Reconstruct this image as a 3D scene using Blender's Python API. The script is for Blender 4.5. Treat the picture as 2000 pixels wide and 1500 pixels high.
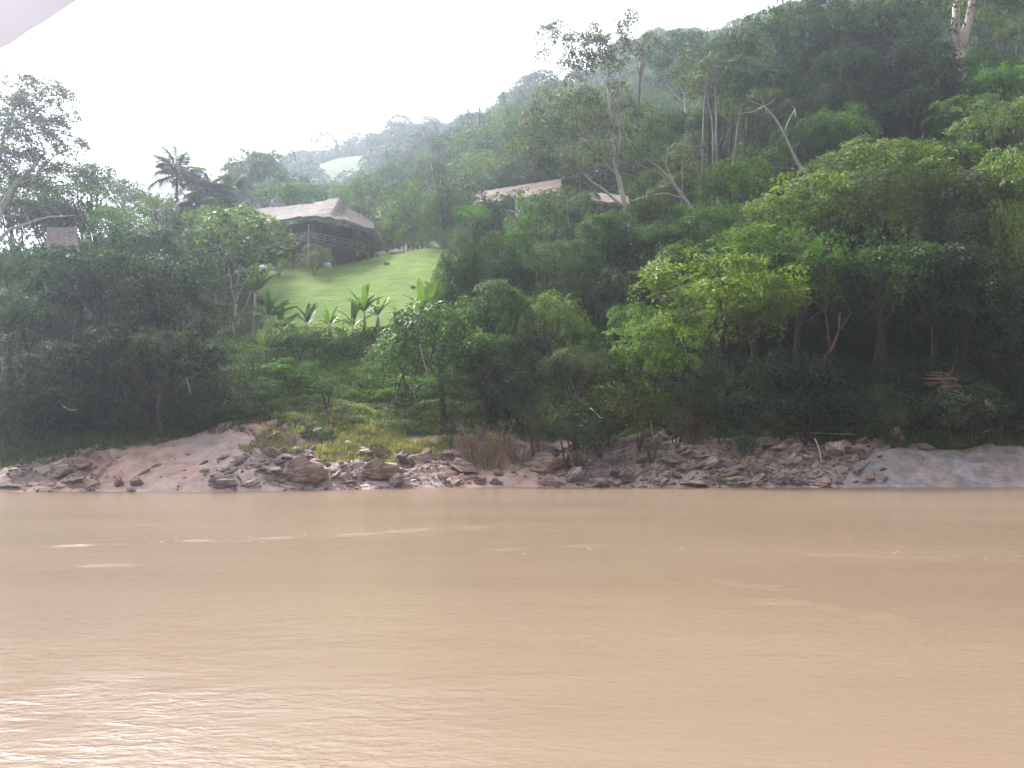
import bpy, bmesh, math, random
import numpy as np
from mathutils import Vector, noise as mnoise

# ------------------------------------------------------------------ clear
for o in list(bpy.data.objects):
    bpy.data.objects.remove(o)
scene = bpy.context.scene
C = scene.collection
R = math.radians
rng = np.random.default_rng(7)
random.seed(7)

# ------------------------------------------------------------------ camera
EYE = 2.2
F = 1570.0
PITCH = math.atan(140 / F)
cam_data = bpy.data.cameras.new('camera')
cam = bpy.data.objects.new('camera', cam_data)
C.objects.link(cam)
cam.location = (0, 0, EYE)
cam.rotation_euler = (math.pi / 2 + PITCH, 0, 0)
cam_data.sensor_width = 36
cam_data.lens = 36 * F / 2000
cam_data.clip_start = 0.02
cam_data.clip_end = 3000
cam_data.dof.use_dof = True            # a phone lens: about 2 mm of aperture
cam_data.dof.focus_distance = 65
cam_data.dof.aperture_fstop = 14
scene.camera = cam

# ------------------------------------------------------------------ world, sun, exposure
SUN_EL, SUN_AZ = 50, -50               # degrees; azimuth from +Y (away from camera), negative = left
world = bpy.data.worlds.new('World')
scene.world = world
world.use_nodes = True
wn = world.node_tree
bgn = wn.nodes['Background']
sky = wn.nodes.new('ShaderNodeTexSky')
sky.sky_type = 'NISHITA'
sky.sun_disc = False
sky.sun_elevation = R(SUN_EL)
sky.sun_rotation = R(SUN_AZ)
sky.air_density = 1.0
sky.dust_density = 6.0
sky.ozone_density = 1.0
hs = wn.nodes.new('ShaderNodeHueSaturation')     # a veil of cloud: the sky's light loses its blue
hs.inputs['Saturation'].default_value = 0.16
hs.inputs['Value'].default_value = 1.0
wn.links.new(sky.outputs[0], hs.inputs['Color'])
wn.links.new(hs.outputs[0], bgn.inputs['Color'])
bgn.inputs['Strength'].default_value = 0.15

sun_d = bpy.data.lights.new('sun', 'SUN')
sun_d.energy = 4.6
sun_d.angle = R(10)
sun_d.color = (1.0, 0.98, 0.95)
sun = bpy.data.objects.new('sun', sun_d)
C.objects.link(sun)
sd = Vector((math.sin(R(SUN_AZ)) * math.cos(R(SUN_EL)), math.cos(R(SUN_AZ)) * math.cos(R(SUN_EL)), math.sin(R(SUN_EL))))
sun.rotation_euler = sd.to_track_quat('Z', 'Y').to_euler()

vs = scene.view_settings
vs.view_transform = 'Standard'
vs.look = 'None'
vs.gamma = 1
vs.use_curve_mapping = False
vs.exposure = 1.34
HAZE = 0.00065
scene.cycles.volume_bounces = 2

# ------------------------------------------------------------------ helpers
def P(px, py, D):
    """world point seen at photo pixel (px,py) at depth D along +Y"""
    a, b = (px - 1000) / F, (750 - py) / F
    y = math.cos(PITCH) - math.sin(PITCH) * b
    z = math.sin(PITCH) + math.cos(PITCH) * b
    s = D / y
    return Vector((a * s, D, EYE + z * s))

def tag(o, label=None, cat=None, group=None, kind=None):
    if label: o['label'] = label
    if cat: o['category'] = cat
    if group: o['group'] = group
    if kind: o['kind'] = kind
    return o

def empty(name, loc, rz=0):
    o = bpy.data.objects.new(name, None)
    C.objects.link(o)
    o.location = loc
    o.rotation_euler.z = rz
    o.empty_display_size = 0.3
    return o

def mobj(name, me, mat=None, parent=None, loc=None, color=None):
    o = bpy.data.objects.new(name, me)
    C.objects.link(o)
    if mat is not None and len(me.materials) == 0:
        me.materials.append(mat)
    if parent is not None: o.parent = parent
    if loc is not None: o.location = loc
    if color is not None: o.color = (*color, 1)
    return o

def np_mesh(name, V, Fc, tint=None, smooth=False):
    """V (n,3); Fc (m,k) all of same size k"""
    me = bpy.data.meshes.new(name)
    V = np.ascontiguousarray(V, dtype=np.float32)
    Fc = np.ascontiguousarray(Fc, dtype=np.int32)
    m, k = Fc.shape
    me.vertices.add(len(V)); me.vertices.foreach_set('co', V.ravel())
    me.loops.add(m * k); me.loops.foreach_set('vertex_index', Fc.ravel())
    me.polygons.add(m)
    me.polygons.foreach_set('loop_start', np.arange(0, m * k, k, dtype=np.int32))
    if smooth: me.polygons.foreach_set('use_smooth', np.ones(m, dtype=bool))
    if tint is not None:
        at = me.attributes.new('tint', 'FLOAT', 'POINT')
        at.data.foreach_set('value', np.ascontiguousarray(tint, dtype=np.float32))
    me.update(calc_edges=True)
    return me

def py_mesh(name, V, Fc, smooth=True):
    me = bpy.data.meshes.new(name)
    me.from_pydata([tuple(v) for v in V], [], Fc)
    if smooth: me.polygons.foreach_set('use_smooth', [True] * len(me.polygons))
    me.update()
    return me

class MB:
    def __init__(s): s.V = []; s.Fc = []
    def tube(s, pts, rad, seg=6, cap=True):
        pts = [Vector(p) for p in pts]
        n = len(pts); base = len(s.V)
        for i, p in enumerate(pts):
            d = (pts[min(i + 1, n - 1)] - pts[max(i - 1, 0)])
            if d.length < 1e-6: d = Vector((0, 0, 1))
            d.normalize()
            a = d.orthogonal().normalized() if i == 0 else (pa - d * pa.dot(d))
            if a.length < 1e-5: a = d.orthogonal()
            a.normalize(); pa = a
            b = d.cross(a)
            for k in range(seg):
                t = 2 * math.pi * k / seg
                s.V.append(p + (a * math.cos(t) + b * math.sin(t)) * rad[i])
        for i in range(n - 1):
            for k in range(seg):
                k2 = (k + 1) % seg
                s.Fc.append((base + i * seg + k, base + i * seg + k2, base + (i + 1) * seg + k2, base + (i + 1) * seg + k))
        if cap:
            s.Fc.append(tuple(base + k for k in range(seg))[::-1])
            s.Fc.append(tuple(base + (n - 1) * seg + k for k in range(seg)))
    def bar(s, a, b, w, h=None):
        """box bar from a to b"""
        h = h or w
        a, b = Vector(a), Vector(b)
        d = (b - a).normalized()
        up = Vector((0, 0, 1)) if abs(d.z) < 0.95 else Vector((0, 1, 0))
        x = d.cross(up).normalized() * (w / 2); y = x.cross(d).normalized() * (h / 2)
        base = len(s.V)
        for p in (a, b):
            for q in (-x - y, x - y, x + y, -x + y): s.V.append(p + q)
        for f in ((0, 1, 2, 3), (7, 6, 5, 4), (0, 4, 5, 1), (1, 5, 6, 2), (2, 6, 7, 3), (3, 7, 4, 0)):
            s.Fc.append(tuple(base + i for i in f))
    def poly(s, pts):
        base = len(s.V); s.V += [Vector(p) for p in pts]; s.Fc.append(tuple(range(base, base + len(pts))))
    def mesh(s, name, smooth=True): return py_mesh(name, s.V, s.Fc, smooth)

# vectorised value noise
_tab = rng.random(65536)
def _h(ix, iy): return _tab[((ix * 73856093) ^ (iy * 19349663)) & 65535]
def vnoise(x, y):
    x = np.asarray(x, float); y = np.asarray(y, float)
    ix = np.floor(x).astype(np.int64); iy = np.floor(y).astype(np.int64)
    fx = x - ix; fy = y - iy
    fx = fx * fx * (3 - 2 * fx); fy = fy * fy * (3 - 2 * fy)
    a = _h(ix, iy); b = _h(ix + 1, iy); c = _h(ix, iy + 1); d = _h(ix + 1, iy + 1)
    return (a + (b - a) * fx) * (1 - fy) + (c + (d - c) * fx) * fy
def fbm(x, y, o=4):
    s = 0; a = 0.5; t = 0
    for i in range(o):
        s = s + a * vnoise(x * 2 ** i + 17.3 * i, y * 2 ** i + 9.1 * i); t += a; a *= 0.5
    return s / t
def sstep(a, b, x):
    t = np.clip((x - a) / (b - a), 0, 1); return t * t * (3 - 2 * t)

# ------------------------------------------------------------------ materials
def nmat(name):
    m = bpy.data.materials.new(name); m.use_nodes = True
    nt = m.node_tree
    return m, nt, nt.nodes['Principled BSDF'], nt.nodes['Material Output']
def N(nt, t, **kw):
    n = nt.nodes.new(t)
    for k, v in kw.items(): setattr(n, k, v)
    return n
def ramp(nt, src, stops):
    r = N(nt, 'ShaderNodeValToRGB')
    e = r.color_ramp.elements
    while len(e) < len(stops): e.new(0.5)
    for i, (p, c) in enumerate(stops):
        e[i].position = p
        e[i].color = (*c, 1) if len(c) == 3 else c
    nt.links.new(src, r.inputs[0])
    return r
def noise_n(nt, scale, detail=4, rough=0.6, coord='Object', stretch=None, dist=0):
    tc = N(nt, 'ShaderNodeTexCoord')
    src = tc.outputs[coord]
    if stretch:
        mp = N(nt, 'ShaderNodeMapping'); mp.inputs['Scale'].default_value = stretch[:3]
        if len(stretch) > 3: mp.inputs['Rotation'].default_value = (0, 0, stretch[3])
        nt.links.new(src, mp.inputs[0]); src = mp.outputs[0]
    n = N(nt, 'ShaderNodeTexNoise')
    n.inputs['Scale'].default_value = scale; n.inputs['Detail'].default_value = detail
    n.inputs['Roughness'].default_value = rough; n.inputs['Distortion'].default_value = dist
    nt.links.new(src, n.inputs['Vector'])
    return n
def bump(nt, bsdf, h, strength, dist=0.1, prev=None):
    b = N(nt, 'ShaderNodeBump'); b.inputs['Strength'].default_value = strength; b.inputs['Distance'].default_value = dist
    nt.links.new(h, b.inputs['Height'])
    if prev: nt.links.new(prev.outputs[0], b.inputs['Normal'])
    nt.links.new(b.outputs[0], bsdf.inputs['Normal'])
    return b
def mixc(nt, fac, a, b, mode='MIX'):
    m = N(nt, 'ShaderNodeMix', data_type='RGBA', blend_type=mode)
    for s, v in ((0, fac), (6, a), (7, b)):
        if hasattr(v, 'links'): nt.links.new(v, m.inputs[s])
        elif isinstance(v, (int, float)): m.inputs[s].default_value = v
        else: m.inputs[s].default_value = (*v, 1)
    return m.outputs[2]

def leaf_mat(name, trans=0.38, rough=0.55, spec=0.2):
    m, nt, b, out = nmat(name)
    at = N(nt, 'ShaderNodeAttribute', attribute_name='tint')
    oi = N(nt, 'ShaderNodeObjectInfo')
    rp = ramp(nt, at.outputs['Fac'], [(0.0, (0.28, 0.32, 0.36)), (0.45, (0.8, 0.83, 0.78)), (0.8, (1.35, 1.3, 1.0)), (1.0, (1.9, 1.7, 1.15))])
    col = mixc(nt, 1.0, oi.outputs['Color'], rp.outputs[0], 'MULTIPLY')
    n = noise_n(nt, 0.55, 2)
    rp2 = ramp(nt, n.outputs['Fac'], [(0.3, (0.72, 0.78, 0.82)), (0.7, (1.25, 1.2, 1.0))])
    col = mixc(nt, 1.0, col, rp2.outputs[0], 'MULTIPLY')
    nt.links.new(col, b.inputs['Base Color'])
    b.inputs['Roughness'].default_value = rough
    b.inputs['Specular IOR Level'].default_value = spec
    tr = N(nt, 'ShaderNodeBsdfTranslucent')
    tcol = mixc(nt, 1.0, col, (1.15, 1.35, 0.6), 'MULTIPLY')
    nt.links.new(tcol, tr.inputs['Color'])
    mx = N(nt, 'ShaderNodeMixShader'); mx.inputs[0].default_value = trans
    nt.links.new(b.outputs[0], mx.inputs[1]); nt.links.new(tr.outputs[0], mx.inputs[2])
    nt.links.new(mx.outputs[0], out.inputs['Surface'])
    return m
M = {}
M['leaf'] = leaf_mat('leaf')
M['leaf_gloss'] = leaf_mat('leaf_glossy', 0.32, 0.5, 0.25)
M['grass'] = leaf_mat('grass_blades', 0.3, 0.7, 0.15)

def simple(name, c1, c2, scale, rough=0.9, bstr=0.5, bd=0.05, stretch=None, detail=5, spec=0.2, lo=0.3, hi=0.7, rnd=0.0):
    m, nt, b, out = nmat(name)
    n = noise_n(nt, scale, detail, stretch=stretch)
    rp = ramp(nt, n.outputs['Fac'], [(lo, c1), (hi, c2)])
    col = rp.outputs[0]
    if rnd:
        oi = N(nt, 'ShaderNodeObjectInfo')
        r2 = ramp(nt, oi.outputs['Random'], [(0, (1 - rnd,) * 3), (1, (1 + rnd, 1 + rnd * .9, 1 + rnd * .8))])
        col = mixc(nt, 1.0, col, r2.outputs[0], 'MULTIPLY')
    nt.links.new(col, b.inputs['Base Color'])
    b.inputs['Roughness'].default_value = rough
    b.inputs['Specular IOR Level'].default_value = spec
    if bstr: bump(nt, b, n.outputs['Fac'], bstr, bd)
    return m
M['bark_pale'] = simple('pale_bark', (0.24, 0.22, 0.19), (0.48, 0.45, 0.40), 1.6, stretch=(3, 3, 0.6), bstr=0.4)
M['bark'] = simple('brown_bark', (0.045, 0.038, 0.032), (0.10, 0.085, 0.07), 2.5, stretch=(3, 3, 0.5), bstr=0.5)
M['bark_mid'] = simple('grey_bark', (0.13, 0.12, 0.105), (0.28, 0.26, 0.235), 1.6, stretch=(3, 3, 0.6), bstr=0.4)
M['bark_red'] = simple('reddish_bark', (0.10, 0.055, 0.045), (0.22, 0.13, 0.10), 2.5, stretch=(3, 3, 0.5), bstr=0.5)
M['deadwood'] = simple('dead_bare_wood', (0.30, 0.22, 0.19), (0.58, 0.48, 0.43), 0.9, stretch=(3, 3, 0.35), bstr=0.9, bd=0.15)
M['twig'] = simple('dry_twigs', (0.16, 0.11, 0.09), (0.32, 0.23, 0.18), 6, bstr=0)
M['bleached'] = simple('bleached_wood', (0.42, 0.38, 0.34), (0.62, 0.58, 0.53), 6, bstr=0)
M['thatch'] = simple('grey_brown_thatch', (0.06, 0.05, 0.045), (0.32, 0.27, 0.24), 3.2, stretch=(1.2, 1.2, 5), bstr=0.8, bd=0.12, detail=8)
M['thatch_tan'] = simple('tan_thatch', (0.13, 0.095, 0.082), (0.38, 0.30, 0.26), 4.0, stretch=(1.2, 1.2, 5), bstr=0.8, bd=0.12, detail=8)  # tan thatch, paler than the grey-brown one
M['timber'] = simple('weathered_timber', (0.10, 0.08, 0.07), (0.22, 0.17, 0.14), 5, bstr=0.3)
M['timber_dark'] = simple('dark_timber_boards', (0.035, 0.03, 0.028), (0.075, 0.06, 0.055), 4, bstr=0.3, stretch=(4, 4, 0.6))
M['rail'] = simple('pale_bamboo_rail', (0.26, 0.21, 0.17), (0.42, 0.35, 0.29), 5, bstr=0)
M['brick'] = simple('reddish_brown_wall', (0.13, 0.075, 0.055), (0.22, 0.13, 0.10), 3, bstr=0.2)
M['white'] = simple('whitewash', (0.62, 0.61, 0.60), (0.80, 0.79, 0.78), 3, bstr=0.2)
M['sandpile'] = simple('pale_sand', (0.60, 0.52, 0.45), (0.78, 0.72, 0.66), 1.5, bstr=0.4)
M['plastic'] = simple('white_plastic_film', (0.7, 0.7, 0.7), (0.82, 0.82, 0.82), 8, rough=0.5, bstr=0.3)
M['canopy'] = simple('white_awning_cloth', (0.74, 0.76, 0.84), (0.80, 0.82, 0.88), 3, rough=0.8, bstr=0.3, bd=0.01)
_nt = M['canopy'].node_tree; _t = _nt.nodes.new('ShaderNodeBsdfTranslucent'); _t.inputs['Color'].default_value = (0.8, 0.82, 0.9, 1)
_m = _nt.nodes.new('ShaderNodeMixShader'); _m.inputs[0].default_value = 0.45
_nt.links.new(_nt.nodes['Principled BSDF'].outputs[0], _m.inputs[1]); _nt.links.new(_t.outputs[0], _m.inputs[2]); _nt.links.new(_m.outputs[0], _nt.nodes['Material Output'].inputs['Surface'])

def rock_mat(name, c1, c2, c3, moss=None):
    m, nt, b, out = nmat(name)
    n = noise_n(nt, 1.6, 8, 0.65)
    n2 = noise_n(nt, 1.2, 4, 0.5, stretch=(1, 1.4, 7, 0.5), dist=0.6)
    a = ramp(nt, n.outputs['Fac'], [(0.32, c1), (0.5, c2), (0.68, c3)]).outputs[0]
    st = ramp(nt, n2.outputs['Fac'], [(0.38, (0.72, 0.7, 0.7)), (0.52, (1.05, 1.04, 1.03))]).outputs[0]
    a = mixc(nt, 0.8, a, st, 'MULTIPLY')
    oi = N(nt, 'ShaderNodeObjectInfo')
    r2 = ramp(nt, oi.outputs['Random'], [(0, (0.75, 0.77, 0.82)), (0.5, (0.97, 0.94, 0.92)), (1, (1.2, 1.1, 1.04))])
    a = mixc(nt, 1.0, a, r2.outputs[0], 'MULTIPLY')
    if moss:
        g = N(nt, 'ShaderNodeNewGeometry'); sx = N(nt, 'ShaderNodeSeparateXYZ')
        nt.links.new(g.outputs['Normal'], sx.inputs[0])
        n3 = noise_n(nt, 2.2, 4)
        ad = N(nt, 'ShaderNodeMath', operation='ADD'); nt.links.new(sx.outputs[2], ad.inputs[0]); nt.links.new(n3.outputs['Fac'], ad.inputs[1])
        k = ramp(nt, ad.outputs[0], [(0.55, (0, 0, 0)), (0.95, (1, 1, 1))])
        a = mixc(nt, k.outputs[0], a, moss)
    nt.links.new(a, b.inputs['Base Color'])
    b.inputs['Roughness'].default_value = 0.8; b.inputs['Specular IOR Level'].default_value = 0.3
    vo = N(nt, 'ShaderNodeTexVoronoi', feature='DISTANCE_TO_EDGE'); vo.inputs['Scale'].default_value = 1.7
    tcv = N(nt, 'ShaderNodeTexCoord'); mpv = N(nt, 'ShaderNodeMapping'); mpv.inputs['Scale'].default_value = (1, 1, 2.2); nt.links.new(tcv.outputs['Object'], mpv.inputs[0])
    wv = mixc(nt, 0.25, mpv.outputs[0], n.outputs['Color']); nt.links.new(wv, vo.inputs['Vector'])
    ck = ramp(nt, vo.outputs['Distance'], [(0.0, (0.45, 0.42, 0.41)), (0.035, (1, 1, 1))]).outputs[0]
    a2 = mixc(nt, 0.75, a, ck, 'MULTIPLY'); nt.links.new(a2, b.inputs['Base Color'])
    b0 = bump(nt, b, ck, 0.8, 0.06)
    b1 = bump(nt, b, n.outputs['Fac'], 1.0, 0.16, b0)
    bump(nt, b, n2.outputs['Fac'], 0.8, 0.16, b1)
    return m
M['rock'] = rock_mat('pink_brown_rock', (0.21, 0.155, 0.14), (0.35, 0.265, 0.24), (0.48, 0.38, 0.345))
M['rock_dark'] = rock_mat('dark_grey_rock', (0.14, 0.12, 0.115), (0.24, 0.20, 0.19), (0.36, 0.30, 0.285))
M['rock_rust'] = rock_mat('rusty_brown_rock', (0.19, 0.13, 0.11), (0.32, 0.23, 0.20), (0.45, 0.345, 0.30))
M['rock_pale'] = rock_mat('pale_pink_rock', (0.26, 0.20, 0.18), (0.40, 0.32, 0.30), (0.55, 0.46, 0.43))
M['rock_moss'] = rock_mat('mossy_rock', (0.14, 0.11, 0.08), (0.24, 0.20, 0.14), (0.34, 0.28, 0.22), moss=(0.13, 0.17, 0.035))
M['rock_olive'] = rock_mat('olive_rock', (0.17, 0.135, 0.105), (0.28, 0.23, 0.18), (0.38, 0.32, 0.26))

def bank_mat():
    m, nt, b, out = nmat('river_bank_sand_and_rock')
    rk = N(nt, 'ShaderNodeAttribute', attribute_name='rocky')
    gr = N(nt, 'ShaderNodeAttribute', attribute_name='green')
    n = noise_n(nt, 1.1, 9, 0.68)
    n2 = noise_n(nt, 0.55, 6, 0.6, stretch=(1, 3.5, 3.5, -0.6), dist=0.8)
    sand = ramp(nt, n.outputs['Fac'], [(0.33, (0.25, 0.18, 0.16)), (0.5, (0.37, 0.275, 0.25)), (0.68, (0.46, 0.35, 0.32))]).outputs[0]
    rock = ramp(nt, n2.outputs['Fac'], [(0.34, (0.17, 0.122, 0.11)), (0.47, (0.31, 0.228, 0.205)), (0.66, (0.43, 0.33, 0.30))]).outputs[0]
    ad = N(nt, 'ShaderNodeMath', operation='ADD'); nt.links.new(rk.outputs['Fac'], ad.inputs[0])
    sb = N(nt, 'ShaderNodeMath', operation='MULTIPLY_ADD'); nt.links.new(n.outputs['Fac'], sb.inputs[0]); sb.inputs[1].default_value = 1.2; sb.inputs[2].default_value = -0.6
    nt.links.new(sb.outputs[0], ad.inputs[1])
    k = ramp(nt, ad.outputs[0], [(0.42, (0, 0, 0)), (0.62, (1, 1, 1))]).outputs[0]
    col = mixc(nt, k, sand, rock)
    n4 = noise_n(nt, 0.16, 3)
    red = ramp(nt, n4.outputs['Fac'], [(0.45, (0.95, 0.96, 1.0)), (0.65, (1.1, 0.93, 0.84))]).outputs[0]
    col = mixc(nt, 1.0, col, red, 'MULTIPLY')
    n3 = noise_n(nt, 3.0, 6)
    soil = ramp(nt, n3.outputs['Fac'], [(0.35, (0.035, 0.05, 0.018)), (0.6, (0.085, 0.105, 0.035)), (0.75, (0.16, 0.13, 0.07))]).outputs[0]
    ad2 = N(nt, 'ShaderNodeMath', operation='ADD'); nt.links.new(gr.outputs['Fac'], ad2.inputs[0]); nt.links.new(sb.outputs[0], ad2.inputs[1])
    k2 = ramp(nt, ad2.outputs[0], [(0.4, (0, 0, 0)), (0.65, (1, 1, 1))]).outputs[0]
    col = mixc(nt, k2, col, soil)
    nt.links.new(col, b.inputs['Base Color'])
    b.inputs['Roughness'].default_value = 0.85; b.inputs['Specular IOR Level'].default_value = 0.25
    b1 = bump(nt, b, n.outputs['Fac'], 0.7, 0.12)
    mu = N(nt, 'ShaderNodeMath', operation='MULTIPLY'); nt.links.new(n2.outputs['Fac'], mu.inputs[0]); nt.links.new(k, mu.inputs[1])
    bump(nt, b, mu.outputs[0], 0.9, 0.35, b1)
    return m
M['bank'] = bank_mat()

def slab_mat():
    m, nt, b, out = nmat('bluish_grey_bedrock')
    n = noise_n(nt, 0.9, 9, 0.68)
    n2 = noise_n(nt, 0.28, 3, 0.5)
    n3 = noise_n(nt, 0.9, 5, 0.5, stretch=(0.6, 2.5, 3, 0.3), dist=1.0)
    a = ramp(nt, n.outputs['Fac'], [(0.33, (0.17, 0.14, 0.135)), (0.5, (0.30, 0.255, 0.245)), (0.68, (0.42, 0.365, 0.355))]).outputs[0]
    blue = ramp(nt, n2.outputs['Fac'], [(0.42, (1.05, 0.96, 0.92)), (0.62, (0.95, 1.0, 1.10))]).outputs[0]
    a = mixc(nt, 1.0, a, blue, 'MULTIPLY')
    cr = ramp(nt, n3.outputs['Fac'], [(0.485, (1, 1, 1)), (0.5, (0.5, 0.46, 0.45)), (0.515, (1, 1, 1))]).outputs[0]
    a = mixc(nt, 0.7, a, cr, 'MULTIPLY')
    vo = N(nt, 'ShaderNodeTexVoronoi', feature='DISTANCE_TO_EDGE'); vo.inputs['Scale'].default_value = 0.75
    tcv = N(nt, 'ShaderNodeTexCoord'); wv = mixc(nt, 0.35, tcv.outputs['Object'], n.outputs['Color']); nt.links.new(wv, vo.inputs['Vector'])
    ck = ramp(nt, vo.outputs['Distance'], [(0.0, (0.35, 0.32, 0.31)), (0.03, (1, 1, 1))]).outputs[0]
    a = mixc(nt, 0.12, a, ck, 'MULTIPLY')
    nt.links.new(a, b.inputs['Base Color'])
    b.inputs['Roughness'].default_value = 0.55; b.inputs['Specular IOR Level'].default_value = 0.5
    b0 = bump(nt, b, ck, 0.2, 0.05)
    b1 = bump(nt, b, n.outputs['Fac'], 1.0, 0.35, b0)
    bump(nt, b, n3.outputs['Fac'], 0.7, 0.25, b1)
    return m
M['slab'] = slab_mat()
M['soil'] = simple('dark_forest_soil', (0.022, 0.024, 0.014), (0.07, 0.06, 0.04), 1.5, bstr=0.6, bd=0.2)
def lawn_mat():
    m, nt, b, out = nmat('mown_grass_lawn')
    n = noise_n(nt, 0.22, 5, 0.6)
    n2 = noise_n(nt, 1.0, 8, 0.75, stretch=(0.5, 1.6, 1.6, 0.25))
    a = ramp(nt, n2.outputs['Fac'], [(0.3, (0.07, 0.10, 0.028)), (0.5, (0.118, 0.19, 0.030)), (0.7, (0.19, 0.245, 0.05))]).outputs[0]
    k = ramp(nt, n.outputs['Fac'], [(0.4, (0.75, 0.8, 0.72)), (0.68, (1.15, 1.03, 1.0))]).outputs[0]
    a = mixc(nt, 1.0, a, k, 'MULTIPLY')
    nt.links.new(a, b.inputs['Base Color'])
    b.inputs['Roughness'].default_value = 0.9; b.inputs['Specular IOR Level'].default_value = 0.15
    bump(nt, b, n2.outputs['Fac'], 0.9, 0.35)
    return m
M['lawn'] = lawn_mat()

M['clearing'] = simple('hill_pasture', (0.055, 0.085, 0.035), (0.10, 0.13, 0.055), .12, bstr=.3, bd=.5)
def water_mat():
    m, nt, b, out = nmat('muddy_river_water')
    tc = N(nt, 'ShaderNodeTexCoord')
    n = noise_n(nt, 0.05, 4, 0.5, stretch=(1, 3, 1))
    a = ramp(nt, n.outputs['Fac'], [(0.35, (0.150, 0.105, 0.072)), (0.65, (0.176, 0.126, 0.087))]).outputs[0]
    nt.links.new(a, b.inputs['Base Color'])
    b.inputs['Roughness'].default_value = 0.22
    b.inputs['IOR'].default_value = 1.33
    # swell, ripples and fine chop; rp (a mesh attribute) says where a gust or an eddy roughens the water
    at = N(nt, 'ShaderNodeAttribute', attribute_name='chop')
    w1 = noise_n(nt, 0.7, 3, 0.5, stretch=(0.6, 1.5, 1, 0.12))
    w2 = noise_n(nt, 3.2, 4, 0.6, stretch=(0.7, 1.8, 1, -0.35), dist=0.4)
    w3 = noise_n(nt, 9.0, 3, 0.6, stretch=(0.8, 1.6, 1, 0.5))
    b1 = bump(nt, b, w1.outputs['Fac'], 0.16, 0.09)
    b2 = N(nt, 'ShaderNodeBump'); b2.inputs['Distance'].default_value = 0.05
    mu = N(nt, 'ShaderNodeMath', operation='MULTIPLY_ADD'); mu.inputs[1].default_value = 1.5; mu.inputs[2].default_value = 0.07
    nt.links.new(at.outputs['Fac'], mu.inputs[0]); nt.links.new(mu.outputs[0], b2.inputs['Strength'])
    nt.links.new(w2.outputs['Fac'], b2.inputs['Height']); nt.links.new(b1.outputs[0], b2.inputs['Normal'])
    b3 = N(nt, 'ShaderNodeBump'); b3.inputs['Distance'].default_value = 0.02
    mu3 = N(nt, 'ShaderNodeMath', operation='MULTIPLY_ADD'); mu3.inputs[1].default_value = 1.3; mu3.inputs[2].default_value = 0.08
    nt.links.new(at.outputs['Fac'], mu3.inputs[0]); nt.links.new(mu3.outputs[0], b3.inputs['Strength'])
    nt.links.new(w3.outputs['Fac'], b3.inputs['Height']); nt.links.new(b2.outputs[0], b3.inputs['Normal'])
    nt.links.new(b3.outputs[0], b.inputs['Normal'])
    return m
M['water'] = water_mat()
M['glint_flecks'] = simple('glint_white', (0.72, 0.68, 0.62), (0.85, 0.82, 0.78), 8, rough=0.6, bstr=0)  # near-white tone standing in for glints on the water

# ------------------------------------------------------------------ terrain
def U(px): return (px - 1000) / F / 0.996
shU = np.array([U(-1500), U(0), U(450), U(700), U(900), U(2000), U(3500)])
shD = np.array([49.0, 49.3, 49.5, 53.0, 56.4, 56.6, 57.0])
def shore(u): return np.interp(u, shU, shD)
DS = np.array([-6, -1, 0, 3.5, 6, 9, 14, 22, 33, 45, 51, 58, 72, 110, 180, 300, 500, 900.])
COL = [
 (-2500, [-3, -.5, 0, 1.7, 2.9, 4.4, 6, 9, 12, 14, 15, 16, 18, 22, 28, 40, 50, 50]),
 (0,    [-3, -.5, 0, 1.5, 2.6, 4.2, 6, 9, 13, 16, 17, 18, 20, 24, 30, 42, 55, 55]),
 (300,  [-3, -.5, 0, 2.0, 3.3, 4.8, 7, 10.5, 15, 19, 21, 23, 25, 30, 45, 75, 80, 80]),
 (500,  [-3, -.5, 0, 2.2, 3.6, 5.1, 7.6, 11.8, 17.2, 23.2, 25.7, 27.8, 29, 36, 66, 126, 136, 136]),
 (620,  [-3, -.5, 0, 2.2, 3.7, 5.2, 7.8, 12.2, 18.0, 24.4, 27.2, 28.6, 30, 38, 70, 136, 148, 148]),
 (850,  [-3, -.5, 0, 1.9, 3.1, 4.9, 8.2, 14.0, 20.5, 27.0, 29.8, 31.8, 35, 50, 88, 141, 150, 150]),
 (1100, [-3, -.5, 0, 1.9, 3.0, 4.4, 7.4, 13.0, 19.5, 26.0, 29.3, 32.6, 38, 58, 103, 160, 180, 180]),
 (1300, [-3, -.5, 0, 2.0, 3.2, 4.3, 6.6, 12.2, 19.5, 26.5, 31, 34.5, 42, 62, 113, 182, 200, 200]),
 (1600, [-3, -.5, 0, 2.1, 3.2, 4.2, 6.0, 11.5, 20.0, 28.5, 33, 37.5, 46, 70, 125, 203, 230, 230]),
 (2000, [-3, -.5, 0, 2.0, 2.8, 4.6, 6.6, 12.0, 21.0, 31.0, 36, 42.0, 53, 82, 142, 232, 260, 260]),
 (3500, [-3, -.5, 0, 2.0, 3.0, 4.6, 7.0, 12.0, 21.0, 31.0, 36, 42.0, 53, 82, 142, 232, 260, 260]),
]
cU = np.array([U(c[0]) for c in COL]); cZ = np.array([c[1] for c in COL], float)
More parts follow.
